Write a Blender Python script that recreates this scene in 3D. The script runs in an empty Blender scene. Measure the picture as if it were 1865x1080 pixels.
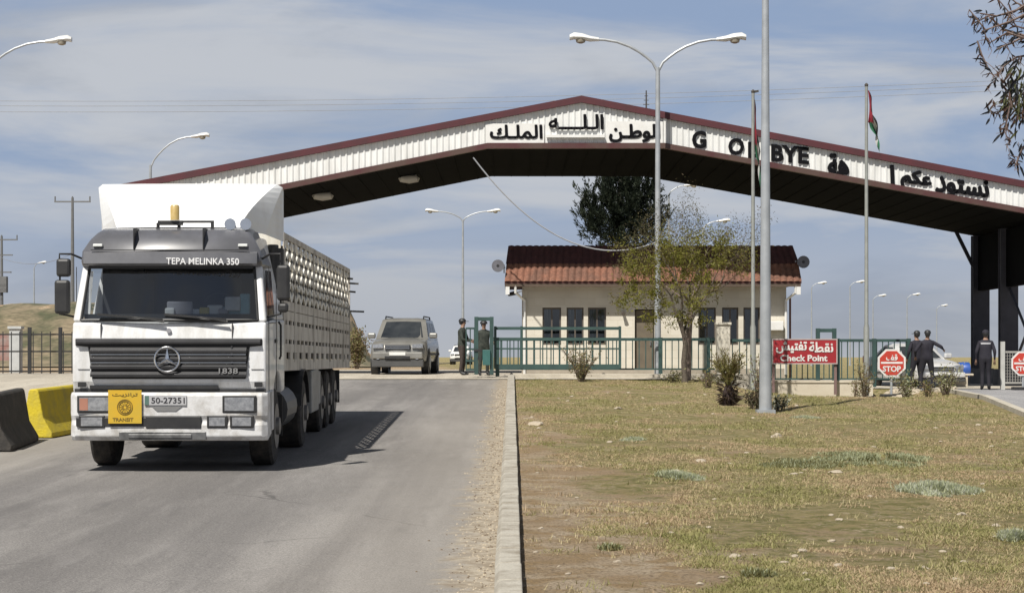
import bpy, bmesh, math, random
from math import sin, cos, pi, radians, sqrt, atan
from mathutils import Vector, Matrix, noise
random.seed(7)
S = bpy.context.scene
COL = S.collection
# ------------------------------------------------------------------ camera
EYE, F = 2.04, 3800.0           # eye height above the road foot, focal length in photo pixels
cam_d = bpy.data.cameras.new('camera')
cam = bpy.data.objects.new('camera', cam_d); COL.objects.link(cam)
cam.location = (0, 0, EYE); cam.rotation_euler = (pi/2, 0, 0)
cam_d.sensor_width = 36; cam_d.lens = F/1865*36; cam_d.shift_y = 110/1865
cam_d.clip_start = .5; cam_d.clip_end = 6000
S.camera = cam
# ------------------------------------------------------------------ sun and sky
SUN = Vector((-.34, -.70, 1.0)).normalized()     # towards the sun
sl = bpy.data.lights.new('sun', 'SUN'); sl.energy = 5.0; sl.angle = radians(.6); sl.color = (1, .955, .88)
so = bpy.data.objects.new('sun', sl); COL.objects.link(so)
so.rotation_euler = SUN.to_track_quat('Z', 'Y').to_euler(); so.location = SUN*50
w = bpy.data.worlds.new('World'); S.world = w; w.use_nodes = True
nt = w.node_tree; nt.nodes.clear()
def N(t, typ, **k):
    n = t.nodes.new(typ)
    for a, b in k.items():
        if a in n.inputs.keys() if isinstance(a, str) else False: n.inputs[a].default_value = b
        else: setattr(n, a, b)
    return n
out = N(nt, 'ShaderNodeOutputWorld'); bg = N(nt, 'ShaderNodeBackground')
sky = N(nt, 'ShaderNodeTexSky'); sky.sky_type = 'NISHITA'; sky.sun_disc = False
sky.sun_elevation = math.asin(SUN.z); sky.sun_rotation = math.atan2(SUN.x, SUN.y)
sky.air_density = 1.0; sky.dust_density = 2.2; sky.ozone_density = 2.5
tc = N(nt, 'ShaderNodeTexCoord')
def cloud(scale, loc, detail, lo, hi, dist=.6):
    mp = N(nt, 'ShaderNodeMapping'); mp.inputs['Scale'].default_value = scale; mp.inputs['Location'].default_value = loc
    mp.inputs['Rotation'].default_value = (0, radians(7), 0)
    no = N(nt, 'ShaderNodeTexNoise'); no.inputs['Scale'].default_value = 1; no.inputs['Detail'].default_value = detail
    no.inputs['Roughness'].default_value = .55; no.inputs['Distortion'].default_value = dist
    mr = N(nt, 'ShaderNodeMapRange'); mr.interpolation_type = 'SMOOTHSTEP'
    mr.inputs['From Min'].default_value = lo; mr.inputs['From Max'].default_value = hi
    nt.links.new(tc.outputs['Generated'], mp.inputs[0]); nt.links.new(mp.outputs[0], no.inputs['Vector'])
    nt.links.new(no.outputs['Fac'], mr.inputs['Value']); return mr.outputs[0]
c1 = cloud((4.6, 4.6, 24), (.8, .3, .1), 9, .36, .62, .45)
c2 = cloud((7, 7, 26), (4, 2, 1), 6, .42, .66, .4)
hm = N(nt, 'ShaderNodeSeparateXYZ'); nt.links.new(tc.outputs['Generated'], hm.inputs[0])
hz = N(nt, 'ShaderNodeMapRange'); hz.interpolation_type = 'SMOOTHSTEP'
hz.inputs['From Min'].default_value = .095; hz.inputs['From Max'].default_value = -.01
hz.inputs['To Min'].default_value = 0; hz.inputs['To Max'].default_value = .93
nt.links.new(hm.outputs['Z'], hz.inputs['Value'])
def mathn(t, op, a, b=None, clamp=False):
    m = t.nodes.new('ShaderNodeMath'); m.operation = op; m.use_clamp = clamp
    for i, s in enumerate((a, b)):
        if s is None: continue
        if isinstance(s, (int, float)): m.inputs[i].default_value = s
        else: t.links.new(s, m.inputs[i])
    return m.outputs[0]
cf = mathn(nt, 'MAXIMUM', mathn(nt, 'MULTIPLY', c1, .85), mathn(nt, 'MULTIPLY', hz.outputs[0], 1.0))
def mixc(t, fac, a, b, blend='MIX'):
    m = t.nodes.new('ShaderNodeMix'); m.data_type = 'RGBA'; m.blend_type = blend
    for s, sock in ((fac, m.inputs[0]), (a, m.inputs[6]), (b, m.inputs[7])):
        if isinstance(s, (int, float)): sock.default_value = s
        elif isinstance(s, tuple): sock.default_value = (*s[:3], 1)
        else: t.links.new(s, sock)
    return m.outputs[2]
SKYK = 1/.085
blue = mixc(nt, .86, sky.outputs[0], (.245*SKYK, .320*SKYK, .470*SKYK))
ccol = mixc(nt, c2, (.485*SKYK, .500*SKYK, .525*SKYK), (.375*SKYK, .395*SKYK, .430*SKYK))
ccol = mixc(nt, hz.outputs[0], ccol, mixc(nt, c2, (.385*SKYK, .400*SKYK, .425*SKYK), (.285*SKYK, .302*SKYK, .332*SKYK)))
fin = mixc(nt, cf, blue, ccol)
zd = N(nt, 'ShaderNodeMapRange'); zd.inputs['From Min'].default_value = .18; zd.inputs['From Max'].default_value = .6
zd.inputs['To Min'].default_value = 1; zd.inputs['To Max'].default_value = .34
nt.links.new(hm.outputs['Z'], zd.inputs['Value'])
zc_ = N(nt, 'ShaderNodeCombineColor')
for i in range(3): nt.links.new(zd.outputs[0], zc_.inputs[i])
fin = mixc(nt, 1.0, fin, zc_.outputs[0], 'MULTIPLY')       # the sky deepens towards the zenith
nt.links.new(fin, bg.inputs['Color']); bg.inputs['Strength'].default_value = .085
nt.links.new(bg.outputs[0], out.inputs[0])
S.view_settings.view_transform = 'Standard'; S.view_settings.look = 'None'
S.view_settings.exposure = .22; S.view_settings.gamma = 1
S.cycles.max_bounces = 6; S.cycles.transparent_max_bounces = 12

# ------------------------------------------------------------------ helpers
def P(px, py, D): return Vector(((px-932.5)*D/F, D, EYE+(650-py)*D/F))
def PX(px, D): return (px-932.5)*D/F
def PZ(py, D): return EYE+(650-py)*D/F
def sm(x, a, b):
    t = max(0, min(1, (x-a)/(b-a))); return t*t*(3-2*t)
def H(x, y):
    zl = .0216*min(y, 67.0) + .0216*0.5*max(0, min(4, y-67))*.5
    zr = .0216*min(y, 48.5)
    w_ = sm(x, 5.0, 9.6)*1.0
    z = zl*(1-w_)+zr*w_
    z -= .36*sm(x, 5.5, 8.2)*sm(y, 50, 61)*(1-sm(x, 10.6, 11.8))*(1-sm(y, 63.9, 64.3))
    if y > 85: z += (1.2-z)*sm(y, 85, 300)
    if x < -7.5:                                           # bank on the left, far behind
        n = noise.noise(Vector((x*.09, y*.05, 3)))+.5*noise.noise(Vector((x*.3, y*.2, 8)))
        n += .22*noise.noise(Vector((x*1.1, y*.35, 2)))+.14*noise.noise(Vector((x*2.7, y*.9, 5)))
        z += (5.0+.9*n)*sm(-x/max(y, 118), .066, .082)*sm(y, 118, 150)*(1-.75*sm(y, 230, 400)) * (1-.13*sm(-x, 9, 30))
    return z
MATS = {}
def mat(name, base, rough=.6, metal=0.0, col2=None, vs=4.0, var=(.35, .65), bump=0.0, bs=40.0, grain=0.0, gs=200.0, vscale=(1, 1, 1), spec=.5, coat=0.0):
    if name in MATS: return MATS[name]
    m = bpy.data.materials.new(name); m.use_nodes = True; t = m.node_tree
    b = t.nodes['Principled BSDF']; b.inputs['Roughness'].default_value = rough; b.inputs['Metallic'].default_value = metal
    b.inputs['Specular IOR Level'].default_value = spec; b.inputs['Coat Weight'].default_value = coat
    tcn = t.nodes.new('ShaderNodeTexCoord'); co = tcn.outputs['Object']
    if col2 is None: col2 = tuple(c*.82 for c in base)
    mp = t.nodes.new('ShaderNodeMapping'); mp.inputs['Scale'].default_value = vscale; t.links.new(co, mp.inputs[0])
    n = t.nodes.new('ShaderNodeTexNoise'); n.inputs['Scale'].default_value = vs; n.inputs['Detail'].default_value = 6; n.inputs['Roughness'].default_value = .6
    t.links.new(mp.outputs[0], n.inputs['Vector'])
    mr = t.nodes.new('ShaderNodeMapRange'); mr.inputs['From Min'].default_value = var[0]; mr.inputs['From Max'].default_value = var[1]
    t.links.new(n.outputs['Fac'], mr.inputs['Value'])
    c = mixc(t, mr.outputs[0], base, col2)
    if grain:
        g = t.nodes.new('ShaderNodeTexNoise'); g.inputs['Scale'].default_value = gs; g.inputs['Detail'].default_value = 3
        t.links.new(co, g.inputs['Vector'])
        gr = t.nodes.new('ShaderNodeMapRange'); gr.inputs['From Min'].default_value = .3; gr.inputs['From Max'].default_value = .7
        gr.inputs['To Min'].default_value = 1-grain; gr.inputs['To Max'].default_value = 1+grain
        t.links.new(g.outputs['Fac'], gr.inputs['Value'])
        cc = t.nodes.new('ShaderNodeCombineColor')
        for i in range(3): t.links.new(gr.outputs[0], cc.inputs[i])
        c = mixc(t, 1.0, c, cc.outputs[0], 'MULTIPLY')
    t.links.new(c, b.inputs['Base Color'])
    if bump:
        bn = t.nodes.new('ShaderNodeTexNoise'); bn.inputs['Scale'].default_value = bs; bn.inputs['Detail'].default_value = 4
        t.links.new(co, bn.inputs['Vector'])
        bu = t.nodes.new('ShaderNodeBump'); bu.inputs['Strength'].default_value = bump; bu.inputs['Distance'].default_value = .02
        t.links.new(bn.outputs['Fac'], bu.inputs['Height']); t.links.new(bu.outputs[0], b.inputs['Normal'])
    MATS[name] = m; return m
def leafmat(name, c1, c2, rough=.55):
    m = mat(name, c1, rough, col2=c2, vs=3.2, var=(.35, .65), spec=.3)
    t = m.node_tree; b = t.nodes['Principled BSDF']; o = t.nodes['Material Output']
    tr = t.nodes.new('ShaderNodeBsdfTranslucent'); ms = t.nodes.new('ShaderNodeMixShader'); ms.inputs[0].default_value = .42
    src = b.inputs['Base Color'].links[0].from_socket; t.links.new(src, tr.inputs['Color'])
    t.links.new(b.outputs[0], ms.inputs[1]); t.links.new(tr.outputs[0], ms.inputs[2]); t.links.new(ms.outputs[0], o.inputs[0])
    return m
def glassmat(name, tint, rough=.03, minr=.08):
    m = bpy.data.materials.new(name); m.use_nodes = True; t = m.node_tree; t.nodes.clear()
    o = t.nodes.new('ShaderNodeOutputMaterial'); tr = t.nodes.new('ShaderNodeBsdfTransparent'); tr.inputs[0].default_value = (*tint, 1)
    gl = t.nodes.new('ShaderNodeBsdfGlossy'); gl.inputs['Roughness'].default_value = rough
    fr = t.nodes.new('ShaderNodeFresnel'); fr.inputs[0].default_value = 1.5
    fm = t.nodes.new('ShaderNodeMath'); fm.operation = 'ADD'; fm.inputs[1].default_value = minr; t.links.new(fr.outputs[0], fm.inputs[0])
    ms = t.nodes.new('ShaderNodeMixShader'); t.links.new(fm.outputs[0], ms.inputs[0])
    t.links.new(tr.outputs[0], ms.inputs[1]); t.links.new(gl.outputs[0], ms.inputs[2]); t.links.new(ms.outputs[0], o.inputs[0])
    return m
class MB:
    def __init__(s): s.v = []; s.f = []; s.m = []
    def add(s, vs, fs, m=0):
        o = len(s.v); s.v += [tuple(p) for p in vs]; s.f += [tuple(i+o for i in f) for f in fs]; s.m += [m]*len(fs); return s
    def box(s, x0, x1, y0, y1, z0, z1, m=0):
        vs = [(x, y, z) for z in (z0, z1) for y in (y0, y1) for x in (x0, x1)]
        return s.add(vs, [(0, 2, 3, 1), (4, 5, 7, 6), (0, 1, 5, 4), (2, 6, 7, 3), (0, 4, 6, 2), (1, 3, 7, 5)], m)
    def cbox(s, c, d, m=0): return s.box(c[0]-d[0]/2, c[0]+d[0]/2, c[1]-d[1]/2, c[1]+d[1]/2, c[2]-d[2]/2, c[2]+d[2]/2, m)
    def bar(s, p0, p1, w, h, m=0):
        p0 = Vector(p0); p1 = Vector(p1); d = (p1-p0).normalized()
        u = d.cross(Vector((0, 0, 1)));  u = Vector((1, 0, 0)) if u.length < 1e-3 else u.normalized()
        n = u.cross(d); vs = []
        for p in (p0, p1):
            for a, b in ((-1, -1), (1, -1), (1, 1), (-1, 1)): vs.append(p+u*a*w/2+n*b*h/2)
        return s.add(vs, [(0, 3, 2, 1), (4, 5, 6, 7), (0, 1, 5, 4), (1, 2, 6, 5), (2, 3, 7, 6), (3, 0, 4, 7)], m)
    def tube(s, pts, r, n=8, m=0, cap=True):
        pts = [Vector(p) for p in pts]; rs = r if isinstance(r, (list, tuple)) else [r]*len(pts)
        o = len(s.v); prev = None
        for i, p in enumerate(pts):
            d = (pts[min(i+1, len(pts)-1)]-pts[max(i-1, 0)]).normalized()
            if prev is None:
                u = d.cross(Vector((0, 0, 1))); u = Vector((1, 0, 0)) if u.length < 1e-3 else u.normalized()
            else:
                u = (prev-d*prev.dot(d)); u = u.normalized() if u.length > 1e-5 else d.orthogonal().normalized()
            prev = u; k = d.cross(u)
            for j in range(n):
                a = 2*pi*j/n; s.v.append(tuple(p+(u*cos(a)+k*sin(a))*rs[i]))
        for i in range(len(pts)-1):
            for j in range(n):
                a, b = o+i*n+j, o+i*n+(j+1) % n; s.f.append((a, b, b+n, a+n)); s.m.append(m)
        if cap:
            s.f.append(tuple(o+j for j in range(n))[::-1]); s.m.append(m)
            e = o+(len(pts)-1)*n; s.f.append(tuple(e+j for j in range(n))); s.m.append(m)
        return s
    def cyl(s, p0, p1, r0, r1=None, n=16, m=0): return s.tube([p0, p1], [r0, r0 if r1 is None else r1], n, m)
    def loft(s, secs, m=0, caps=True, closed=True):
        o = len(s.v); k = len(secs[0])
        for sc in secs: s.v += [tuple(p) for p in sc]
        for i in range(len(secs)-1):
            for j in range(k if closed else k-1):
                a, b = o+i*k+j, o+i*k+(j+1) % k; s.f.append((a, b, b+k, a+k)); s.m.append(m)
        if caps:
            s.f.append(tuple(range(o, o+k))[::-1]); s.m.append(m); e = o+(len(secs)-1)*k
            s.f.append(tuple(range(e, e+k))); s.m.append(m)
        return s
    def px(s, poly, x0, x1, m=0):      # poly in (y,z) extruded along x
        return s.loft([[(x0, y, z) for y, z in poly], [(x1, y, z) for y, z in poly]], m)
    def py(s, poly, y0, y1, m=0):      # poly in (x,z) extruded along y
        return s.loft([[(x, y0, z) for x, z in poly], [(x, y1, z) for x, z in poly]], m)
    def build(s, name, mats, parent=None, loc=(0, 0, 0), bevel=0, smooth=False, rz=0, seg=2):
        me = bpy.data.meshes.new(name); me.from_pydata(s.v, [], s.f)
        if not isinstance(mats, (list, tuple)): mats = [mats]
        for m in mats: me.materials.append(m)
        me.polygons.foreach_set('material_index', s.m)
        bm = bmesh.new(); bm.from_mesh(me)
        if len(bm.faces) < 40000: bmesh.ops.recalc_face_normals(bm, faces=bm.faces)
        bm.to_mesh(me); bm.free()
        if smooth: me.polygons.foreach_set('use_smooth', [True]*len(me.polygons))
        me.update()
        o = bpy.data.objects.new(name, me); COL.objects.link(o); o.location = loc; o.rotation_euler = (0, 0, rz)
        if smooth:
            try: me.set_sharp_from_angle(angle=radians(38))
            except Exception: pass
        if bevel:
            b = o.modifiers.new('bevel', 'BEVEL'); b.width = bevel; b.segments = seg; b.limit_method = 'ANGLE'; b.angle_limit = radians(40)
        if parent: o.parent = parent
        return o
def tag(o, label=None, cat=None, group=None, kind=None):
    for k, v in (('label', label), ('category', cat), ('group', group), ('kind', kind)):
        if v: o[k] = v
    return o
def empty(name, loc, label, cat, group=None, rz=0):
    o = bpy.data.objects.new(name, None); COL.objects.link(o); o.location = loc; o.rotation_euler = (0, 0, rz)
    o.empty_display_size = .2
    return tag(o, label, cat, group)
def copy_tree(o, parent=None):
    c = o.copy(); COL.objects.link(c); c.parent = parent
    for ch in list(o.children): copy_tree(ch, c)
    return c
def text(body, name, m, parent, c, w_, h_, depth=.01, bold=.02, slope=0.0, face=-1, spacing=1.0):
    """flat lettering standing in the local xz plane, facing -y (or +y), fitted in w_ x h_ around c"""
    arab = ord(body[0]) >= 0x600; strokes = bold if arab else 0
    cu = bpy.data.curves.new('t', 'FONT'); cu.body = body; cu.extrude = .5; cu.offset = 0 if arab else bold; cu.resolution_u = 3; cu.space_character = .97 if arab else spacing
    o = bpy.data.objects.new('t', cu); COL.objects.link(o); bpy.context.view_layer.update()
    me = bpy.data.meshes.new_from_object(o); bpy.data.objects.remove(o)
    xs = [v.co.x for v in me.vertices]; ys = [v.co.y for v in me.vertices]
    x0, x1, y0, y1 = min(xs), max(xs), min(ys), max(ys)
    for v in me.vertices:
        u = ((v.co.x-x0)/(x1-x0)-.5)*w_; q = ((v.co.y-y0)/(y1-y0)-.5)*h_; d = (v.co.z)*depth
        v.co = (c[0]+(u if face < 0 else -u), c[1]-d*(1 if face < 0 else -1), c[2]+q+slope*u)
    if strokes:                                  # thicken joined script with shifted copies of each stroke
        bm = bmesh.new(); rr = strokes*h_*1.25
        for k in range(9):
            n0 = len(bm.verts); bm.from_mesh(me); bm.verts.ensure_lookup_table()
            if k:
                a = k*pi/4
                for v in bm.verts[n0:]: v.co += Vector((cos(a)*rr, (-1 if face < 0 else 1)*-.0004*k, sin(a)*rr))
        bm.to_mesh(me); bm.free()
    me.materials.clear(); me.materials.append(m); me.polygons.foreach_set('material_index', [0]*len(me.polygons))
    t = bpy.data.objects.new(name, me); COL.objects.link(t)
    if parent: t.parent = parent
    return t
# ------------------------------------------------------------------ materials
white = mat('white_paint', (.74, .74, .72), .38, col2=(.66, .65, .62), vs=2.5, coat=.25)
cabwhite = mat('truck_white', (.70, .705, .71), .40, col2=(.52, .51, .485), vs=3.2, var=(.46, .72), vscale=(1.6, 1, .45), coat=.25, grain=.05, gs=40)
dkgrey = mat('dark_grey_paint', (.115, .117, .132), .36, col2=(.085, .086, .095), vs=3, coat=.3)
black = mat('black_plastic', (.018, .018, .02), .5, col2=(.03, .03, .03), vs=6)
rubber = mat('tyre_rubber', (.022, .021, .02), .9, col2=(.07, .06, .05), vs=8, bump=.4, bs=30)
chassis = mat('chassis_steel', (.035, .033, .03), .7, col2=(.07, .06, .05), vs=5)
chrome = mat('chrome', (.75, .76, .78), .18, 1.0, vs=3)
silver = mat('silver_paint', (.48, .47, .44), .3, .45, vs=2, coat=.4)
lampg = mat('lamp_lens', (.35, .36, .38), .12, .3, col2=(.2, .21, .23), vs=22, coat=1)
orange = mat('orange_lens', (.55, .2, .06), .25, vs=10)
steel = mat('galvanised_steel', (.42, .44, .46), .45, .3, col2=(.33, .35, .37), vs=3)
concrete = mat('concrete', (.50, .46, .38), .9, col2=(.38, .345, .28), vs=2.2, bump=.5, bs=25, grain=.12, gs=60)
teal = mat('teal_paint', (.036, .078, .071), .55, col2=(.027, .056, .052), vs=3)
maroon = mat('maroon_trim', (.085, .016, .022), .6, col2=(.060, .016, .02), vs=1.5)
letters = mat('black_lettering', (.008, .008, .010), .85, spec=.1)
winglass = glassmat('tinted_glass', (.62, .66, .67), minr=.05)
# ------------------------------------------------------------------ ground
def sheet(name, xs, ys, off, m, kind='structure', hfun=None, test=None):
    b = MB(); h = hfun or H
    for y in ys:
        for x in xs:
            X = x(y) if callable(x) else x
            b.v.append((X, y, h(X, y)+off))
    n = len(xs)
    for j in range(len(ys)-1):
        for i in range(n-1):
            a = j*n+i; b.f.append((a, a+1, a+n+1, a+n)); b.m.append(0)
    o = b.build(name, m, smooth=True); tag(o, kind=kind); return o
YS = [i*.5 for i in range(10, 181)]
YF = YS+[90+3*i for i in range(1, 40)]+[220, 240, 270, 310, 370, 450, 600, 900, 1500, 3000, 5000]
xs = [-3000, -900, -300, -150, -100, -70, -55]+[-50+1.0*i for i in range(0, 41)]+[-9.5, -9, -8.5, -8.1, -7.9, -6, -4, -2, -.1]
xs += [.08+.4*i for i in range(0, 46)]+[20, 23, 28, 35, 50, 80, 150, 400, 1200, 3000]
def dirt_mat():
    m = bpy.data.materials.new('ground_soil'); m.use_nodes = True; t = m.node_tree; b = t.nodes['Principled BSDF']; b.inputs['Roughness'].default_value = .95
    b.inputs['Specular IOR Level'].default_value = .15
    tcn = t.nodes.new('ShaderNodeTexCoord'); co = tcn.outputs['Object']
    def nz(sc, det, lo, hi, vec=(1, 1, 1), dist=0.0, rough=.6):
        mp = t.nodes.new('ShaderNodeMapping'); mp.inputs['Scale'].default_value = vec; t.links.new(co, mp.inputs[0])
        n = t.nodes.new('ShaderNodeTexNoise'); n.inputs['Scale'].default_value = sc; n.inputs['Detail'].default_value = det; n.inputs['Roughness'].default_value = rough; n.inputs['Distortion'].default_value = dist
        t.links.new(mp.outputs[0], n.inputs['Vector'])
        r = t.nodes.new('ShaderNodeMapRange'); r.interpolation_type = 'SMOOTHSTEP'; r.inputs['From Min'].default_value = lo; r.inputs['From Max'].default_value = hi
        t.links.new(n.outputs['Fac'], r.inputs['Value']); return r.outputs[0]
    sep = t.nodes.new('ShaderNodeSeparateXYZ'); t.links.new(co, sep.inputs[0])
    soil = mixc(t, nz(1.1, 6, .35, .65), (.40, .295, .19), (.55, .45, .33))
    soil = mixc(t, nz(2.6, 6, .45, .62), soil, (.38, .27, .15))
    soil = mixc(t, nz(30, 3, .45, .7), soil, (.22, .165, .105))
    green = mixc(t, nz(5, 5, .35, .65), (.170, .165, .060), (.33, .275, .135))
    # bare near the kerb at the front, greener to the right and farther away
    gx = t.nodes.new('ShaderNodeMapRange'); gx.inputs['From Min'].default_value = .4; gx.inputs['From Max'].default_value = 3.4; gx.inputs['To Min'].default_value = -.26; gx.inputs['To Max'].default_value = .12
    yy = mathn(t, 'MULTIPLY', sep.outputs['Y'], .055); t.links.new(mathn(t, 'ADD', sep.outputs['X'], yy), gx.inputs['Value'])
    base = t.nodes.new('ShaderNodeTexNoise'); base.inputs['Scale'].default_value = .55; base.inputs['Detail'].default_value = 8; base.inputs['Roughness'].default_value = .68
    t.links.new(co, base.inputs['Vector'])
    gf = mathn(t, 'ADD', base.outputs['Fac'], gx.outputs[0])
    gr = t.nodes.new('ShaderNodeMapRange'); gr.interpolation_type = 'SMOOTHSTEP'; gr.inputs['From Min'].default_value = .47; gr.inputs['From Max'].default_value = .59
    t.links.new(gf, gr.inputs['Value'])
    c = mixc(t, mathn(t, 'MULTIPLY', gr.outputs[0], nz(14, 4, .25, .55)), soil, green)
    t.links.new(c, b.inputs['Base Color'])
    bn = t.nodes.new('ShaderNodeTexNoise'); bn.inputs['Scale'].default_value = 7; bn.inputs['Detail'].default_value = 9; bn.inputs['Roughness'].default_value = .75
    t.links.new(co, bn.inputs['Vector'])
    bu = t.nodes.new('ShaderNodeBump'); bu.inputs['Strength'].default_value = 1.0; bu.inputs['Distance'].default_value = .12
    t.links.new(bn.outputs['Fac'], bu.inputs['Height']); t.links.new(bu.outputs[0], b.inputs['Normal'])
    return m
def Hb(x, y):
    z = H(x, y)
    if .4 < x and y < 63: z += .035*sm(x, .3, 1)*(noise.noise(Vector((x*.9, y*.55, 0)))+.5*noise.noise(Vector((x*2.3, y*1.9, 4))))*(1-sm(x, 8.5, 9.6))
    return z
ground = sheet('ground', xs, YF, 0, dirt_mat(), hfun=Hb)
hillm = mat('bank_scrub', (.22, .175, .11), .95, col2=(.075, .078, .038), vs=.35, var=(.42, .60), vscale=(1, .4, 1), grain=.3, gs=2.5, bump=1.0, bs=1.2)
sheet('hill', [-300, -150, -100, -70, -55]+[-50+.8*i for i in range(0, 54)], [112+3*i for i in range(0, 60)], .06, hillm)
def asphalt(name, dark, light, streak=True, dust_x=None):
    m = bpy.data.materials.new(name); m.use_nodes = True; t = m.node_tree; b = t.nodes['Principled BSDF']
    b.inputs['Roughness'].default_value = .85; b.inputs['Specular IOR Level'].default_value = .25
    tcn = t.nodes.new('ShaderNodeTexCoord'); co = tcn.outputs['Object']
    def nz(sc, det, lo, hi, vec=(1, 1, 1), rough=.6):
        mp = t.nodes.new('ShaderNodeMapping'); mp.inputs['Scale'].default_value = vec; t.links.new(co, mp.inputs[0])
        n = t.nodes.new('ShaderNodeTexNoise'); n.inputs['Scale'].default_value = sc; n.inputs['Detail'].default_value = det; n.inputs['Roughness'].default_value = rough
        t.links.new(mp.outputs[0], n.inputs['Vector'])
        r = t.nodes.new('ShaderNodeMapRange'); r.interpolation_type = 'SMOOTHSTEP'; r.inputs['From Min'].default_value = lo; r.inputs['From Max'].default_value = hi
        t.links.new(n.outputs['Fac'], r.inputs['Value']); return r.outputs[0]
    c = mixc(t, nz(1.0, 4, .3, .7, (1.6, .07, 1)), dark, light)
    c = mixc(t, mathn(t, 'MULTIPLY', nz(.35, 5, .42, .62, (1, .35, 1)), .6), c, tuple(x*.86 for x in dark))
    g = nz(55, 4, .25, .75); g2 = nz(260, 2, .3, .7)
    c = mixc(t, 1.0, c, mixc(t, g, (.62, .62, .62), (1.36, 1.35, 1.32)), 'MULTIPLY')
    c = mixc(t, 1.0, c, mixc(t, g2, (.66, .66, .66), (1.32, 1.32, 1.32)), 'MULTIPLY')
    c = mixc(t, mathn(t, 'MULTIPLY', nz(2.2, 7, .50, .70, (1, .12, 1), .7), .20), c, tuple(x*1.45 for x in light))
    c = mixc(t, mathn(t, 'MULTIPLY', nz(1.3, 7, .56, .66, (1.3, .22, 1), .7), .35), c, tuple(x*.6 for x in dark))
    vo = t.nodes.new('ShaderNodeTexVoronoi'); vo.feature = 'DISTANCE_TO_EDGE'; vo.inputs['Scale'].default_value = .22; vo.inputs['Randomness'].default_value = 1
    wn = t.nodes.new('ShaderNodeTexNoise'); wn.inputs['Scale'].default_value = 1.2; wn.inputs['Detail'].default_value = 5; t.links.new(co, wn.inputs['Vector'])
    t.links.new(mixc(t, .30, co, wn.outputs['Color']), vo.inputs['Vector'])
    cr = t.nodes.new('ShaderNodeMapRange'); cr.inputs['From Min'].default_value = .0015; cr.inputs['From Max'].default_value = .004; cr.inputs['To Min'].default_value = .55; cr.inputs['To Max'].default_value = 0
    t.links.new(vo.outputs['Distance'], cr.inputs['Value'])
    c = mixc(t, mathn(t, 'MULTIPLY', cr.outputs[0], nz(.6, 4, .46, .6)), c, (.055, .052, .05))
    if dust_x:
        sep = t.nodes.new('ShaderNodeSeparateXYZ'); t.links.new(co, sep.inputs[0])
        def edge(x0, x1, amp, strength, colr, c):
            nn = t.nodes.new('ShaderNodeTexNoise'); nn.inputs['Scale'].default_value = 2.6; nn.inputs['Detail'].default_value = 7; nn.inputs['Roughness'].default_value = .65
            t.links.new(co, nn.inputs['Vector'])
            xx = mathn(t, 'ADD', sep.outputs['X'], mathn(t, 'MULTIPLY', mathn(t, 'SUBTRACT', nn.outputs['Fac'], .5), amp))
            r = t.nodes.new('ShaderNodeMapRange'); r.interpolation_type = 'SMOOTHSTEP'; r.inputs['From Min'].default_value = x0; r.inputs['From Max'].default_value = x1; r.inputs['To Max'].default_value = strength
            t.links.new(xx, r.inputs['Value']); return mixc(t, r.outputs[0], c, colr)
        c = edge(-2.6, -.4, .9, .42, (.305, .275, .235), c)
        c = edge(-.62, -.30, .95, .90, mixc(t, nz(7, 7, .38, .62, (1, 1, 1), .75), (.39, .34, .265), (.23, .185, .13)), c)
        c = edge(-5.6, -7.6, .9, .5, (.36, .33, .28), c)
    t.links.new(c, b.inputs['Base Color'])
    bu = t.nodes.new('ShaderNodeBump'); bu.inputs['Strength'].default_value = .35; bu.inputs['Distance'].default_value = .012
    bn = t.nodes.new('ShaderNodeTexNoise'); bn.inputs['Scale'].default_value = 70; bn.inputs['Detail'].default_value = 4
    t.links.new(co, bn.inputs['Vector']); t.links.new(bn.outputs['Fac'], bu.inputs['Height']); t.links.new(bu.outputs[0], b.inputs['Normal'])
    return m
sheet('road', [-8.1, -6, -4, -2, -.1], YS, .012, asphalt('road_asphalt', (.168, .160, .156), (.262, .250, .240), dust_x=True))
paleconc = asphalt('pale_paving', (.40, .36, .30), (.50, .46, .39))
sheet('pavement', [-60, -50, -30, -20, -14, -9, -8.1], [y for y in YS if y < 72], .03, paleconc)
sheet('forecourt', [-12, -8.1, -4, -.1, .08, 3, 5], [y for y in YS if 62.5 <= y <= 88], .03, paleconc)
def redge(y):
    if y <= 40: return 10.0-(40-y)*.13
    if y <= 57: return 10.0+(y-40)*2.15/17
    return 12.15
# the road on the right, following the median's edge
rroad = asphalt('side_road_asphalt', (.25, .25, .26), (.33, .325, .33))
sheet('side_road', [lambda y: max(redge(y), .5), lambda y: redge(y)+2, 16, 20, 23, 28], [y for y in YS if y >= 12 and y <= 64], .012, rroad)
sheet('side_forecourt', [9.68, 10.88, 12.08, 14, 16, 20, 23, 28], [y for y in YS if y >= 64.5], .02, paleconc)
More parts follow.
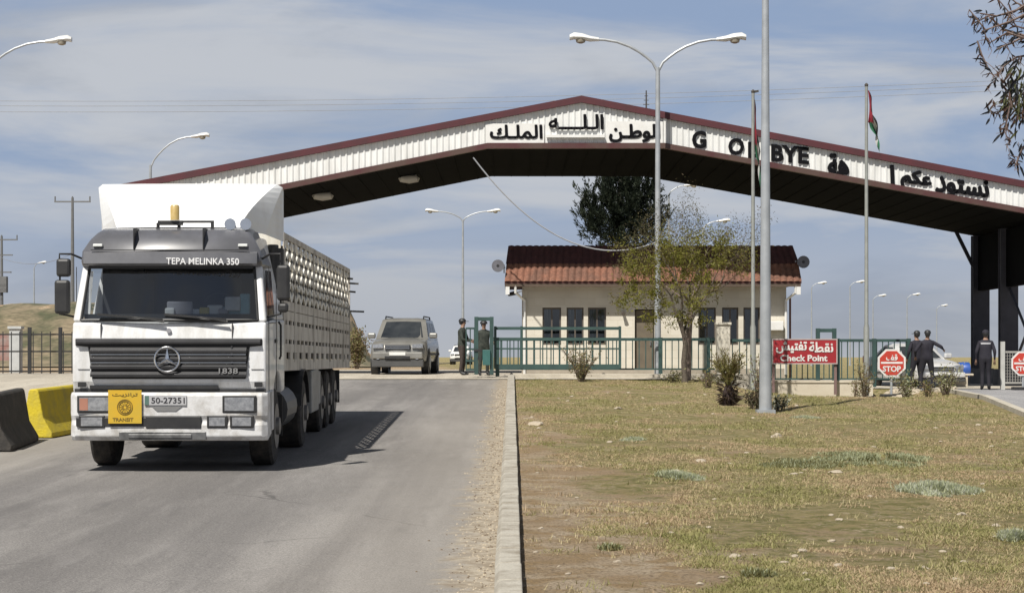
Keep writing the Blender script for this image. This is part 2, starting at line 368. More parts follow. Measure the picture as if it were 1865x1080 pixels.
# kerbs
kb = MB()
for i in range(0, 60):
    y0 = 4+i*1.0
    if y0+1 > 64: break
    z0, z1 = H(-.1, y0), H(-.1, y0+.97)
    for_ = [(-.13, z0-.1), (.07, z0-.1), (.07, z0+.125), (-.095, z0+.125), (-.13, z0+.08)]
    dz = z1-z0; jx = random.uniform(-.004, .004); jz = random.uniform(-.005, .004)
    kb.loft([[(x+jx, y0, z+jz) for x, z in for_], [(x+jx, y0+.97, z+dz+jz) for x, z in for_]])
tag(kb.build('kerb', mat('kerb_concrete', (.40, .375, .32), .95, col2=(.24, .21, .165), vs=3.5, var=(.42, .68), bump=.35, bs=40, grain=.14, gs=60), bevel=.012), kind='structure')
kb = MB()
for i in range(0, 22):
    y0 = 38+i*1.0
    a, b_ = redge(y0), redge(y0+.98)
    kb.add([(a-.14, y0, H(a, y0)-.1), (a+.04, y0, H(a, y0)-.1), (a+.04, y0, H(a, y0)+.1), (a-.14, y0, H(a, y0)+.1),
            (b_-.14, y0+.98, H(b_, y0+.98)-.1), (b_+.04, y0+.98, H(b_, y0+.98)-.1), (b_+.04, y0+.98, H(b_, y0+.98)+.1), (b_-.14, y0+.98, H(b_, y0+.98)+.1)],
           [(0, 3, 2, 1), (4, 5, 6, 7), (0, 1, 5, 4), (1, 2, 6, 5), (2, 3, 7, 6), (3, 0, 4, 7)])
tag(kb.build('side_kerb', MATS['concrete']), kind='structure')

# ------------------------------------------------------------------ portal
def corr_mat():
    m = mat('corrugated_white', (.72, .725, .71), .5, col2=(.57, .57, .55), vs=1.6, var=(.45, .75), vscale=(3, 1, .5))
    return m
cx, s1, D1, D2 = 2.2, 57.5, 66.1, 76.5
EZ = 10.25                       # ridge height
def top(x): return EZ-.192*abs(x-cx)
XL, XR = -12.62, 17.75
BL, BR = PX(888, D1), PX(1210, D1)
BZ = PZ(270, D1)
def bot(x):
    if x < BL: return BZ-.2*(BL-x)
    if x > BR: return BZ-.180*(x-BR)
    return BZ
por = empty('entrance_canopy', (2.2, D1, H(2.2, D1)), 'long white border gateway canopy with maroon edges spanning the road on dark steel columns', 'gateway canopy')
def PO(mb, name, m, **k):
    o = mb.build(name, m, por, **k); o.location = -Vector(por.location); return o
brk = [XL, BL, cx, BR, XR]
b = MB()                                                     # corrugated fascia: real ribs
x = XL; rib = .19
allx = []
while x < XR:
    allx += [(x, 0), (x+.11, 0), (x+.135, .035), (x+.165, .035)]; x += rib
allx += [(XR, 0)]
for i in range(len(allx)-1):
    (a, da), (c, dc) = allx[i], allx[i+1]
    b.add([(a, D1-da, bot(a)+.12), (c, D1-dc, bot(c)+.12), (c, D1-dc, top(c)-.12), (a, D1-da, top(a)-.12)], [(0, 1, 2, 3)])
PO(b, 'fascia', corr_mat())
b = MB()                                                     # trims
for x0, x1 in ((XL-.1, cx), (cx, XR+.1)):
    b.add([(x0, D1-.16, top(x0)-.17), (x1, D1-.16, top(x1)-.17), (x1, D1-.16, top(x1)+.04), (x0, D1-.16, top(x0)+.04),
           (x0, D1+.1, top(x0)-.17), (x1, D1+.1, top(x1)-.17), (x1, D1+.1, top(x1)+.04), (x0, D1+.1, top(x0)+.04)],
          [(0, 1, 2, 3), (4, 7, 6, 5), (0, 4, 5, 1), (3, 2, 6, 7), (0, 3, 7, 4), (1, 5, 6, 2)])
PO(b, 'roof_trim', maroon)
b = MB()
for x0, x1 in ((XL-.1, BL), (BL, BR), (BR, XR+.1)):
    b.add([(x0, D1-.13, bot(x0)-.02), (x1, D1-.13, bot(x1)-.02), (x1, D1-.13, bot(x1)+.15), (x0, D1-.13, bot(x0)+.15),
           (x0, D1+.1, bot(x0)-.02), (x1, D1+.1, bot(x1)-.02), (x1, D1+.1, bot(x1)+.15), (x0, D1+.1, bot(x0)+.15)],
          [(0, 1, 2, 3), (4, 7, 6, 5), (0, 4, 5, 1), (3, 2, 6, 7), (0, 3, 7, 4), (1, 5, 6, 2)])
PO(b, 'lower_trim', mat('maroon_lower', (.075, .022, .024), .5, col2=(.085, .05, .04), vs=1.2, var=(.35, .6)))
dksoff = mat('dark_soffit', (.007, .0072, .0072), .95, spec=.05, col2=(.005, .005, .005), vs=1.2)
b = MB()
for x0, x1 in ((XL, BL), (BL, BR), (BR, XR)):
    b.add([(x0, D1+.1, bot(x0)), (x1, D1+.1, bot(x1)), (x1, D2, bot(x1)), (x0, D2, bot(x0)),
           (x0, D1+.1, bot(x0)+.1), (x1, D1+.1, bot(x1)+.1), (x1, D2, bot(x1)+.1), (x0, D2, bot(x0)+.1)],
          [(0, 3, 2, 1), (4, 5, 6, 7), (0, 1, 5, 4), (1, 2, 6, 5), (2, 3, 7, 6), (3, 0, 4, 7)])
x = XL+.2
while x < XR:                                                # ribs running back
    b.bar((x, D1+.2, bot(x)), (x, D2-.1, bot(x)), .04, .03); x += .62
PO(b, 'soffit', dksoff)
b = MB()
for x0, x1 in ((XL, cx), (cx, XR)):
    b.add([(x0, D1+.02, top(x0)-.06), (x1, D1+.02, top(x1)-.06), (x1, D2+.1, top(x1)-.06), (x0, D2+.1, top(x0)-.06),
           (x0, D1+.02, top(x0)), (x1, D1+.02, top(x1)), (x1, D2+.1, top(x1)), (x0, D2+.1, top(x0))],
          [(0, 3, 2, 1), (4, 5, 6, 7), (0, 1, 5, 4), (1, 2, 6, 5), (2, 3, 7, 6), (3, 0, 4, 7)])
for X in (XL, XR): b.add([(X, D1+.02, bot(X)), (X, D2, bot(X)), (X, D2, top(X)-.06), (X, D1+.02, top(X)-.06)], [(0, 1, 2, 3)])
b.loft([[(x, D2, bot(x)) for x in brk], [(x, D2, top(x)-.06) for x in brk]], caps=False, closed=False)
PO(b, 'roof', maroon)
colm = mat('column_steel', (.075, .075, .09), .7, spec=.2, col2=(.058, .058, .07), vs=2)
# columns, side beams and bracing
for X in (17.1, -12.3):
    sgn = 1 if X > 0 else -1
    for Y in (66.9, 71.9, 76.2):
        g = H(X, Y); zt = bot(X)+.02
        b = MB(); b.box(X-.30, X+.30, Y-.2, Y-.17, g, zt).box(X-.30, X+.30, Y+.17, Y+.2, g, zt).box(X-.02, X+.02, Y-.17, Y+.17, g, zt)
        b.box(X-.26, X+.26, Y-.165, Y+.165, g+.02, zt-.02)
        PO(b, 'column', colm)
        b = MB(); b.box(X-.45, X+.42, Y-.38, Y+.38, g-.2, g+.58); PO(b, 'footing', mat('footing_concrete', (.12, .12, .125), .85, col2=(.2, .19, .18), vs=2), bevel=.02)
    b = MB(); b.box(X-.12, X+.12, D1+.3, D2-.1, 4.45, bot(X)-.02)
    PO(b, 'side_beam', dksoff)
    b = MB()
    for (ya, yb) in ((66.9, 71.9), (71.9, 76.2)):
        if ya > 70: continue
        b.bar((X, ya+.2, 1.5), (X, yb-.2, 4.4), .07, .07).bar((X+.06, ya+.2, 4.4), (X+.06, yb-.2, 1.5), .07, .07)
        b.box(X-.02, X+.10, (ya+yb)/2-.18, (ya+yb)/2+.18, 2.8, 3.1)
    PO(b, 'bracing', colm)
    b = MB(); b.bar((X-sgn*.9, 76.1, bot(X-sgn*.9)), (X-sgn*.28, 76.1, bot(X)-1.1), .1, .12); PO(b, 'knee_brace', colm)
# panels and ledge behind the words
b = MB(); zc = PZ(249, D1)
b.box(PX(995, D1), PX(1101, D1), D1-.20, D1-.04, zc-.05, zc+.03)
b.box(PX(884, D1), PX(991, D1), D1-.075, D1-.045, PZ(265, D1)+.03, PZ(226, D1))
b.box(PX(1106, D1), PX(1207, D1), D1-.075, D1-.045, PZ(265, D1)+.03, PZ(222, D1))
b.box(PX(1208, D1), PX(1214, D1), D1-.10, D1-.04, PZ(266, D1), PZ(212, D1))
PO(b, 'name_panel', white)
Q = '\u0640'
def LT(s, x0, x1, y0, y1, slope=0, bold=.016, dy=-.055):
    o = text(s, 'lettering', letters, por, ((PX(x0, D1)+PX(x1, D1))/2, D1+dy, (PZ(y0, D1)+PZ(y1, D1))/2), abs(PX(x1, D1)-PX(x0, D1)), PZ(y0, D1)-PZ(y1, D1), .025, bold, slope)
    o.location = -Vector(por.location); return o
LT('\uFEDA'+Q+'\uFEE0'+'\uFEE4'+'\uFEDF'+'\u0627', 893, 987, 229, 253, bold=.034, dy=-.095)
LT('\uFEEA'+Q*4+'\uFEE0'+Q+'\uFEDF'+'\u0627', 1000, 1098, 210, 236, bold=.034, dy=-.095)
LT('\uFEE6'+Q+'\uFEC3'+'\uFEEE'+'\uFEDF'+'\u0627', 1110, 1201, 228, 259, bold=.034, dy=-.095)
LT('G', 1260, 1286, 239, 271, bold=.038); LT('O', 1326, 1355, 252, 283, bold=.038); LT('D', 1362, 1384, 259, 289, bold=.038)
LT('BYE', 1404, 1473, 266, 297, slope=-.09, bold=.038)
LT('\uFE94'+'\uFEEB', 1509, 1544, 282, 318, bold=.05)
LT('\u0627', 1621, 1628, 302, 336, bold=.02)
LT('\uFEE2'+'\uFEDC'+'\uFECB', 1641, 1695, 312, 347, slope=-.14, bold=.045)
LT('\u062F', 1704, 1721, 322, 350, bold=.045)
LT('\uFEEE'+'\uFE98'+'\uFEB4'+'\uFEE7', 1724, 1799, 326, 364, slope=-.15, bold=.045)
for px_, py_, d in ((745, 319, 70), (588, 343, 70)):
    X = PX(px_, d); b = MB(); b.tube([(X-.3, d, bot(X)-.05), (X-.27, d, bot(X)-.09), (X, d, bot(X)-.12), (X+.27, d, bot(X)-.09), (X+.3, d, bot(X)-.05)], [.08, .13, .15, .13, .08], 10)
    l = PO(b, 'soffit_lamp', mat('lamp_housing', (.5, .47, .42), .4), smooth=True)
# aerial on the canopy
X = PX(1177, 68.5)
an = MB(); z = top(X); an.cyl((0, 0, -.02), (0, 0, .95), .03, .02, 6)
for k in range(4): an.bar((-.12+.02*k, 0, .35+k*.14), (.12-.02*k, 0, .35+k*.14), .02, .02)
tag(an.build('roof_aerial', chassis, loc=(X, 68.5, z)), 'small dark aerial standing on the canopy roof right of the ridge', 'aerial')

# ------------------------------------------------------------------ guardhouse
DW, DE = 69.0, 68.3
gh = empty('guardhouse', (PX(1190, DW), DW, H(2, DW)), 'small cream stone guardhouse with red tiled roof under the gateway', 'guardhouse')
def stone_mat():
    m = bpy.data.materials.new('cream_stone'); m.use_nodes = True; t = m.node_tree; b = t.nodes['Principled BSDF']; b.inputs['Roughness'].default_value = .85
    tcn = t.nodes.new('ShaderNodeTexCoord'); mp = t.nodes.new('ShaderNodeMapping'); mp.inputs['Rotation'].default_value = (pi/2, 0, 0); t.links.new(tcn.outputs['Object'], mp.inputs[0])
    br = t.nodes.new('ShaderNodeTexBrick'); br.inputs['Scale'].default_value = 1.0; br.inputs['Brick Width'].default_value = .5; br.inputs['Row Height'].default_value = .25; br.inputs['Mortar Size'].default_value = .008
    br.inputs['Color1'].default_value = (.62, .585, .51, 1); br.inputs['Color2'].default_value = (.56, .525, .45, 1); br.inputs['Mortar'].default_value = (.57, .525, .44, 1)
    t.links.new(mp.outputs[0], br.inputs['Vector'])
    n = t.nodes.new('ShaderNodeTexNoise'); n.inputs['Scale'].default_value = 1.5; n.inputs['Detail'].default_value = 6; t.links.new(tcn.outputs['Object'], n.inputs['Vector'])
    c = mixc(t, 1.0, br.outputs[0], mixc(t, n.outputs['Fac'], (.85, .84, .82), (1.12, 1.12, 1.1)), 'MULTIPLY')
    t.links.new(c, b.inputs['Base Color'])
    bu = t.nodes.new('ShaderNodeBump'); bu.inputs['Strength'].default_value = .4; bu.inputs['Distance'].default_value = .01; bu.invert = True
    t.links.new(br.outputs['Fac'], bu.inputs['Height']); t.links.new(bu.outputs[0], b.inputs['Normal']); return m
stone = stone_mat()
def G(mb, name, m, par=None, **k):
    o = mb.build(name, m, par or gh, **k); o.location = -Vector(gh.location)
    if par and par is not gh: o.location = (0, 0, 0)
    return o
wx0, wx1 = PX(952, DW), PX(1432, DW); gz = H(2, DW)-.3; wz = PZ(516, DW)
wins = [(988, 1022), (1032, 1063), (1071, 1104), (1272, 1304), (1315, 1345), (1354, 1384)]
wt, wb = PZ(560, DW), PZ(628, DW)
dx0, dx1, dt = PX(1156, DW), PX(1192, DW), PZ(563, DW)
b = MB()
xs_ = [wx0]+sum([[PX(a, DW), PX(c, DW)] for a, c in wins[:3]], [])+[dx0, dx1]+sum([[PX(a, DW), PX(c, DW)] for a, c in wins[3:]], [])+[wx1]
for i in range(0, len(xs_), 2): b.box(xs_[i], xs_[i+1], DW, DW+.25, gz, wz)           # piers
for i in range(1, len(xs_)-1, 2):
    a, c = xs_[i], xs_[i+1]
    if abs(a-dx0) < 1e-6: b.box(a, c, DW, DW+.25, dt, wz)
    else: b.box(a, c, DW, DW+.25, gz, wb).box(a, c, DW, DW+.25, wt, wz)
b.box(wx0, wx0+.25, DW+.25, DW+5, gz, wz).box(wx1-.25, wx1, DW+.25, DW+5, gz, wz).box(wx0, wx1, DW+5, DW+5.25, gz, wz)
G(b, 'wall', stone)
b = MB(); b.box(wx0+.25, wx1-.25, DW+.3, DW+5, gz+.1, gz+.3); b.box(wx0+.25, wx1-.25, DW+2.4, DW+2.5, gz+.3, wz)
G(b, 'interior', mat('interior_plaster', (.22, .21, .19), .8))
frm = mat('window_aluminium', (.10, .085, .07), .5); cur = mat('grey_curtain', (.55, .55, .55), .8, col2=(.28, .28, .28), vs=2.5, vscale=(14, 1, .3), var=(.4, .6))
for a, c in wins:
    xa, xb = PX(a, DW), PX(c, DW); b = MB()
    b.box(xa, xb, DW+.08, DW+.13, wt-.06, wt).box(xa, xb, DW+.08, DW+.13, wb, wb+.06).box(xa, xa+.05, DW+.08, DW+.13, wb+.06, wt-.06).box(xb-.05, xb, DW+.08, DW+.13, wb+.06, wt-.06)
    xm = (xa+xb)/2; b.box(xm-.025, xm+.025, DW+.08, DW+.12, wb+.06, wt-.06)
    wo = G(b, 'window', frm)
    g = MB(); g.box(xa+.04, xb-.04, DW+.10, DW+.108, wb+.05, wt-.05); go = G(g, 'pane', winglass, wo)
    g = MB(); n = 14; pts = [(xa+.05+(xb-xa-.1)*(random.choice([.0, .0, .42]) if 0 else i/n*(.45 if a % 3 else .62)), DW+.13+.02*(i % 2)) for i in range(n+1)]
    g.loft([[(x, y, wb+.02) for x, y in pts], [(x, y, wt-.02) for x, y in pts]], caps=False, closed=False); G(g, 'curtain', cur, wo)
b = MB(); b.box(dx0+.03, dx1-.03, DW+.15, DW+.2, gz+.1, dt-.03); dr = G(b, 'door', mat('brown_door', (.14, .115, .08), .7, col2=(.11, .09, .065), vs=3))
b = MB(); b.box(dx1-.14, dx1-.1, DW+.11, DW+.15, gz+1.25, gz+1.4); G(b, 'handle', chrome, dr)
b = MB(); b.box(wx0-.03, wx1+.03, DW-.03, DW+.27, gz, gz+.5); G(b, 'plinth', mat('plinth_stone', (.36, .32, .26), .9))
# roof: tiled skirt + darker upper slope, gutter, soffit
ex0, ex1 = PX(919, DE), PX(1460, DE); ez0, ez1 = PZ(513, DE), PZ(481, DE+.25); rt = PZ(448, DE+1.1)
tile = mat('orange_tiles', (.23, .105, .068), .9, col2=(.15, .078, .055), vs=2.2, var=(.38, .62), bump=.3, grain=.25, gs=14)
darktile = mat('maroon_tiles', (.13, .052, .046), .85, col2=(.09, .040, .036), vs=4, grain=.15, gs=14)
def tiled(z0, z1, y0, y1, xa0, xb0, xa1, xb1, m, name, step=.21):
    b = MB(); n = int((xb0-xa0)/step*6)
    rows = 3
    lo = []; 
    for r in range(rows+1):
        t_ = r/rows; z = z0+(z1-z0)*t_; y = y0+(y1-y0)*t_; a = xa0+(xa1-xa0)*t_; c = xb0+(xb1-xb0)*t_
        for lip in ((0,) if r == 0 else ((0, .03) if r < rows else (0,))):
            lo.append([(a+(c-a)*i/n, y-.045*abs(sin(pi*i/6))+lip-(0 if lip else 0), z+lip*.3+.02*abs(sin(pi*i/6))) for i in range(n+1)])
    b.loft(lo, caps=False, closed=False); return G(b, name, m, smooth=False)
tiled(ez0, ez1, DE, DE+.3, ex0, ex1, ex0+.06, ex1-.06, tile, 'tiled_eave')
tiled(ez1, rt, DE+.28, DE+1.15, ex0+.04, ex1-.04, ex0+.12, ex1-.14, darktile, 'roof')
b = MB()
b.add([(ex0, DE, ez0), (ex0, DE+6.4, ez0), (ex0+.12, DE+5.3, rt), (ex0+.12, DE+1.15, rt)], [(0, 1, 2, 3)])
b.add([(ex1, DE, ez0), (ex1, DE+6.4, ez0), (ex1-.14, DE+5.3, rt), (ex1-.14, DE+1.15, rt)], [(0, 1, 2, 3)])
b.add([(ex0+.12, DE+1.15, rt), (ex1-.14, DE+1.15, rt), (ex1-.14, DE+5.3, rt), (ex0+.12, DE+5.3, rt)], [(0, 1, 2, 3)])
b.add([(ex0, DE+6.4, ez0), (ex1, DE+6.4, ez0), (ex1-.14, DE+5.3, rt), (ex0+.12, DE+5.3, rt)], [(0, 1, 2, 3)])
b.box(ex0, ex1, DE+.02, DE+6.3, ez0-.06, ez0-.004)
G(b, 'roof_deck', darktile)
b = MB(); b.box(ex0+.02, ex1-.02, DE+.03, DE+.1, ez0-.16, ez0-.062); G(b, 'gutter', mat('dark_gutter', (.10, .07, .05), .6))
for X in (wx0+.06, wx1-.02):
    b = MB(); b.tube([(X-.3 if X < 2 else X+.25, DE+.07, ez0-.12), (X-.3 if X < 2 else X+.25, DE+.1, ez0-.35), (X, DW-.06, ez0-.6), (X, DW-.06, gz+.3)], .045, 8); G(b, 'downpipe', white, smooth=True)
for k in range(2):
    X = (ex0+.03, ex1-.16)[k]; b = MB(); b.box(X, X+.13, DE+.0, DE+.12, ez0-.42, ez0-.165); G(b, 'eave_block', white)
b = MB(); b.box(PX(1385, DW), PX(1425, DW), DW-.3, DW-.02, PZ(602, DW), PZ(585, DW)); G(b, 'air_conditioner', white, bevel=.02)
b = MB(); b.cyl((PX(1135, DW), DW-.25, PZ(572, DW)), (PX(1135, DW), DW-.02, PZ(569, DW)), .07, .04, 10); G(b, 'wall_lamp', frm)
# loudspeakers
def horn(px_, py_, side, label):
    c = P(px_, py_, DE+.2); r = empty('loudspeaker', c, label, 'loudspeaker', 'horn loudspeakers on the guardhouse')
    b = MB(); b.tube([(0, -.30, 0), (0, -.27, 0), (0, -.1, 0), (0, .1, 0), (0, .22, 0)], [.205, .195, .11, .07, .09], 18); b.build('horn', mat('speaker_grey', (.14, .14, .16), .45), r, smooth=True)
    b = MB(); b.cyl((0, -.302, 0), (0, -.12, 0), .05, .03, 12); b.build('driver', black, r)
    b = MB(); b.bar((0, .1, 0), (side*.24, .12, -.04), .04, .04).bar((side*.2, .12, -.22), (side*.2, .12, .06), .04, .04); b.build('bracket', steel, r)
horn(907, 485, 1, 'round grey horn loudspeaker on the left end of the guardhouse roof')
horn(1461, 478, -1, 'round grey horn loudspeaker on the right end of the guardhouse roof')
c = P(936, 535, DW-.3); r = empty('security_camera', c, 'small dark camera under the left eave of the guardhouse', 'camera')
b = MB(); b.cyl((-.16, -.2, -.03), (.05, .12, .03), .06, .07, 10); b.build('housing', black, r, smooth=True)
b = MB(); b.bar((0, .1, .02), (.3, .28, .1), .03, .03); b.build('bracket', white, r)
# wall corner pipes and left low annex door (teal locker) seen right of the wall
b = MB(); b.cyl((0, 0, 0), (0, 0, PZ(540, 69.4)-1.2), .035, .035, 8)
tag(b.build('drain_pipe', mat('rusty_pipe', (.16, .07, .055), .7), loc=(PX(1439, 69.4), 69.4, 1.2)), 'thin rust brown pipe standing at the right corner of the guardhouse', 'pipe')

# ------------------------------------------------------------------ fences and gate
def rail(b, xa, xb, y, z, hh, d=.05): b.box(xa, xb, y-d/2, y+d/2, z-hh/2, z+hh/2)
def rails(root, items, m):
    for it in items:
        b = MB(); rail(b, *it); sub(root, b, 'rail', m)
def pickets(b, xa, xb, step, y, z0, z1, w_=.035):
    n = int((xb-xa)/step)
    for i in range(n+1):
        X = xa+(xb-xa)*i/max(n, 1); b.box(X-w_/2, X+w_/2, y-.012, y+.012, z0, z1)
DG = 64.0
gt = empty('sliding_gate', (PX(1015, DG), DG, 1.38), 'teal steel sliding gate with raised upper rail in front of the guardhouse', 'gate')
def sub(root, mb, name, m, **k):
    o = mb.build(name, m, root, **k); o.location = -Vector(root.location); return o
xa, xb = PX(902, DG), PX(1129, DG)
rails(gt, [(xa, xb, DG, PZ(598, DG), .09), (xa, xb, DG, PZ(617.5, DG), .09), (xa, xb, DG, PZ(635, DG), .05), (xa, xb, DG, PZ(668, DG), .16)], teal)
for X in (xa, PX(950, DG), xb): b = MB(); b.box(X-.04, X+.04, DG-.035, DG+.035, PZ(671, DG), PZ(597, DG)+.05); sub(gt, b, 'upright', teal)
b = MB(); pickets(b, xa+.2, xb-.1, .235, DG, PZ(665, DG), PZ(617, DG)); sub(gt, b, 'pickets', teal)
b = MB()
for X in (xa+.5, xb-.5): b = MB(); b.cyl((X, DG-.03, 1.48), (X, DG+.03, 1.48), .07, .07, 12); sub(gt, b, 'roller', black)
def guide(pxa, pxb, top_, bot_, D, label, name='gate_guide_frame'):
    r = empty(name, (PX((pxa+pxb)/2, D), D, PZ(bot_, D)), label, 'gate frame', 'teal guide frames of the sliding gates')
    for X in (PX(pxa, D)+.06, PX(pxb, D)-.06): b = MB(); b.box(X-.06, X+.06, D-.06, D+.06, PZ(bot_, D)-.1, PZ(top_, D)); sub(r, b, 'post', teal)
    b = MB(); b.box(PX(pxa, D)+.12, PX(pxb, D)-.12, D-.05, D+.05, PZ(top_, D)-.12, PZ(top_, D)-.01); sub(r, b, 'crossbar', teal); return r
r = guide(864, 899, 577, 676, 63.7, 'teal guide frame with control box at the free end of the sliding gate')
b = MB(); D = 63.65; b.box(PX(879, D), PX(893, D), D-.1, D+.1, PZ(665, D), PZ(637, D)); sub(r, b, 'control_box', mat('teal_box', (.04, .13, .12), .5), bevel=.01)
b = MB(); b.box(PX(867, D)-.06, PX(877, D), D-.04, D+.04, PZ(640, D), PZ(636, D)); b.box(PX(867, D)+.05, PX(877, D), D-.04, D+.04, PZ(655, D), PZ(651, D)); sub(r, b, 'lock_bar', black)
guide(1486, 1523, 598, 690, 64.4, 'teal guide frame rising above the fence behind the red sign')
# small panel left of the frame
r = empty('short_fence', (PX(857, 64), 64, 1.38), 'short teal fence panel between the officer and the gate frame', 'fence')
D = 64.0; rails(r, [(PX(848, D), PX(866, D), D, PZ(yy, D), .06) for yy in (598, 636, 657, 673)], teal); b = MB(); pickets(b, PX(849, D), PX(864, D), .09, D, PZ(673, D), PZ(598, D)); sub(r, b, 'pickets', teal)
def fence(pxa, pxb, yt, yb, D, posts, label, step=.2, m=teal, group=None, railh=.09):
    r = empty('fence', (PX((pxa+pxb)/2, D), D, PZ(yb, D)), label, 'fence', group)
    rails(r, [(PX(pxa, D), PX(pxb, D), D, PZ(yt, D), railh), (PX(pxa, D), PX(pxb, D), D, PZ(yb, D), .05)], m)
    for p in posts:
        b = MB(); X = PX(p, D); b.box(X-.06, X+.06, D-.05, D+.05, PZ(yb, D)-.25, PZ(yt, D)+.06); sub(r, b, 'post', m)
    b = MB(); pickets(b, PX(pxa, D)+.1, PX(pxb, D)-.1, step, D, PZ(yb, D), PZ(yt, D), .03); sub(r, b, 'pickets', m); return r
fence(906, 1302, 618, 672, 64.9, [906, 1203, 1290], 'long teal picket fence behind the sliding gate, up to the stone pillar')
fence(1328, 1405, 620, 684, 64.9, [1404], 'short teal picket fence between the stone pillar and the tall lamp post')
fence(1406, 1526, 620, 690, 64.6, [1408, 1526], 'teal picket fence carrying the red check point sign', .16)
fence(1527, 1656, 620, 690, 64.6, [1592, 1655], 'dark teal picket fence behind the round shrubs and stop sign', .17)
b = MB(); D = 64.9; b.box(-.32, .0+.32-.24, -.2, .2, -.2, PZ(592, D)-1.25); b.box(-.36, .12, -.24, .24, PZ(592, D)-1.25, PZ(592, D)-1.17)
tag(b.build('stone_pillar', stone, loc=(PX(1317, D)+.12, D, 1.25), bevel=.015), 'square cream stone pillar between two fence sections', 'pillar')
b = MB(); D = 63.7; z1 = PZ(681, D); b.box(PX(934, D), PX(1405, D), D, D+.25, .9, z1)
lw = tag(b.build('low_wall', MATS['concrete'], bevel=.01), 'long low cream kerb wall under the teal fence', 'wall')
b = MB(); D = 63.5; z1 = PZ(697, D); b.box(PX(1405, D), PX(1590, D), D, D+.25, .4, z1); b.box(PX(1405, D), PX(1590, D), D-.03, D+.3, z1+.003, z1+.07)
b.add([(PX(1405, D), D+.3, z1+.05), (PX(1590, D), D+.3, z1+.05), (PX(1590, D), D+2.5, z1-.02), (PX(1405, D), D+2.5, z1-.02)], [(0, 1, 2, 3)])
tag(b.build('retaining_wall', mat('cream_render', (.58, .53, .43), .85, col2=(.48, .42, .33), vs=1.3, grain=.08, gs=40)), 'cream rendered retaining wall below the red check point sign', 'wall')
# ------------------------------------------------------------------ signs
red = mat('sign_red', (.33, .022, .03), .45, col2=(.28, .02, .025), vs=3)
wlet = mat('sign_white', (.72, .70, .68), .5); rlet = mat('sign_pink_white', (.72, .55, .52), .5)
D = 63.2; r = empty('check_point_sign', (PX(1465, D), D, PZ(693, D)), 'red rectangular check point sign on the teal fence', 'sign')
b = MB(); b.box(PX(1408, D), PX(1523, D), D-.02, D+.02, PZ(661, D), PZ(619, D)); sub(r, b, 'board', red)
b = MB(); e = .035
b.box(PX(1408, D)-e, PX(1523, D)+e, D-.03, D+.03, PZ(619, D), PZ(619, D)+e).box(PX(1408, D)-e, PX(1523, D)+e, D-.03, D+.03, PZ(661, D)-e, PZ(661, D))
b.box(PX(1408, D)-e, PX(1408, D), D-.03, D+.03, PZ(661, D), PZ(619, D)).box(PX(1523, D), PX(1523, D)+e, D-.03, D+.03, PZ(661, D), PZ(619, D)); sub(r, b, 'frame', mat('pale_frame', (.45, .38, .37), .5))
b = MB()
for q in (1409, 1522): b = MB(); b.box(PX(q, D)-.04, PX(q, D)+.04, D+.03, D+.09, .9, PZ(619, D)); sub(r, b, 'post', mat('rust_post', (.20, .13, .12), .7))
def sgn(s, x0, x1, y0, y1, D, par, m, bold=.03, slope=0):
    o = text(s, 'lettering', m, par, ((PX(x0, D)+PX(x1, D))/2, D, (PZ(y0, D)+PZ(y1, D))/2), PX(x1, D)-PX(x0, D), PZ(y0, D)-PZ(y1, D), .012, bold, slope)
    o.location = -Vector(par.location); return o
sgn('\uFEB6'+'\uFEF4'+'\uFE98'+'\uFED4'+'\uFE97', 1414, 1469, 622, 643, D-.03, r, wlet)
sgn('\uFE94'+'\uFEC4'+'\uFED8'+'\uFEE7', 1474, 1517, 623, 641, D-.03, r, wlet)
sgn('Check Point', 1421, 1507, 646, 658, D-.03, r, wlet)
def octo(rr): return [(rr*cos(pi/8+k*pi/4)/cos(pi/8), rr*sin(pi/8+k*pi/4)/cos(pi/8)) for k in range(8)]
stopred = mat('stop_red', (.50, .05, .03), .4, col2=(.42, .045, .03), vs=3)
def stop(px_, py_, D, rr, zb, label, post=True):
    r = empty('stop_sign', (PX(px_, D), D, zb), label, 'stop sign', 'octagonal stop signs'); zc = PZ(py_, D)-zb
    b = MB(); b.py([(x, z+zc) for x, z in octo(rr)], -.012, .012); b.build('border', wlet, r)
    b = MB(); b.py([(x, z+zc) for x, z in octo(rr*.86)], -.02, -.0125); b.build('panel', stopred, r)
    text('STOP', 'lettering', wlet, r, (0, -.026, zc-rr*.42), rr*1.3, rr*.42, .008, .03)
    b = MB(); b.box(-rr*.78, rr*.78, -.026, -.0205, zc-.02, zc+.035); b.build('bar', wlet, r)
    text('\uFED2'+'\uFED7', 'lettering', wlet, r, (0, -.026, zc+rr*.40), rr*.8, rr*.42, .008, .03)
    if post:
        b = MB(); b.cyl((0, .05, -.1), (0, .05, zc+rr*.7), .035, .035, 10); b.build('post', steel, r, smooth=True)
        b = MB(); b.box(-.3, .3, -.2, .3, -.05, .1); b.build('base', black, r, bevel=.02)
    return r
stop(1624, 661, 60.0, .40, H(11.2, 60), 'whole red stop sign standing on rubble at the end of the wall')
stop(1864, 662, 62.0, .36, 1.05, 'red stop sign cut by the right edge of the photo, on a barrier', post=True)
D = 63; r = empty('barrier_frame', (PX(1840, D), D, 1.05), 'pale post and grey mesh barrier gate beside the standing officer', 'barrier')
b = MB(); X = PX(1826, D); b.box(X-.06, X+.06, D-.06, D+.06, 1.0, PZ(622, D)); sub(r, b, 'post', mat('pale_post', (.5, .5, .47), .6))
b = MB(); xa, xb = X+.06, X+2.4
rails(r, [(xa, xb, D, zz, .06) for zz in (PZ(641, D), PZ(697, D))], mat('grey_rail', (.34, .33, .30), .6))
b = MB(); pickets(b, xa, xb, .08, D, PZ(697, D), PZ(641, D), .014)
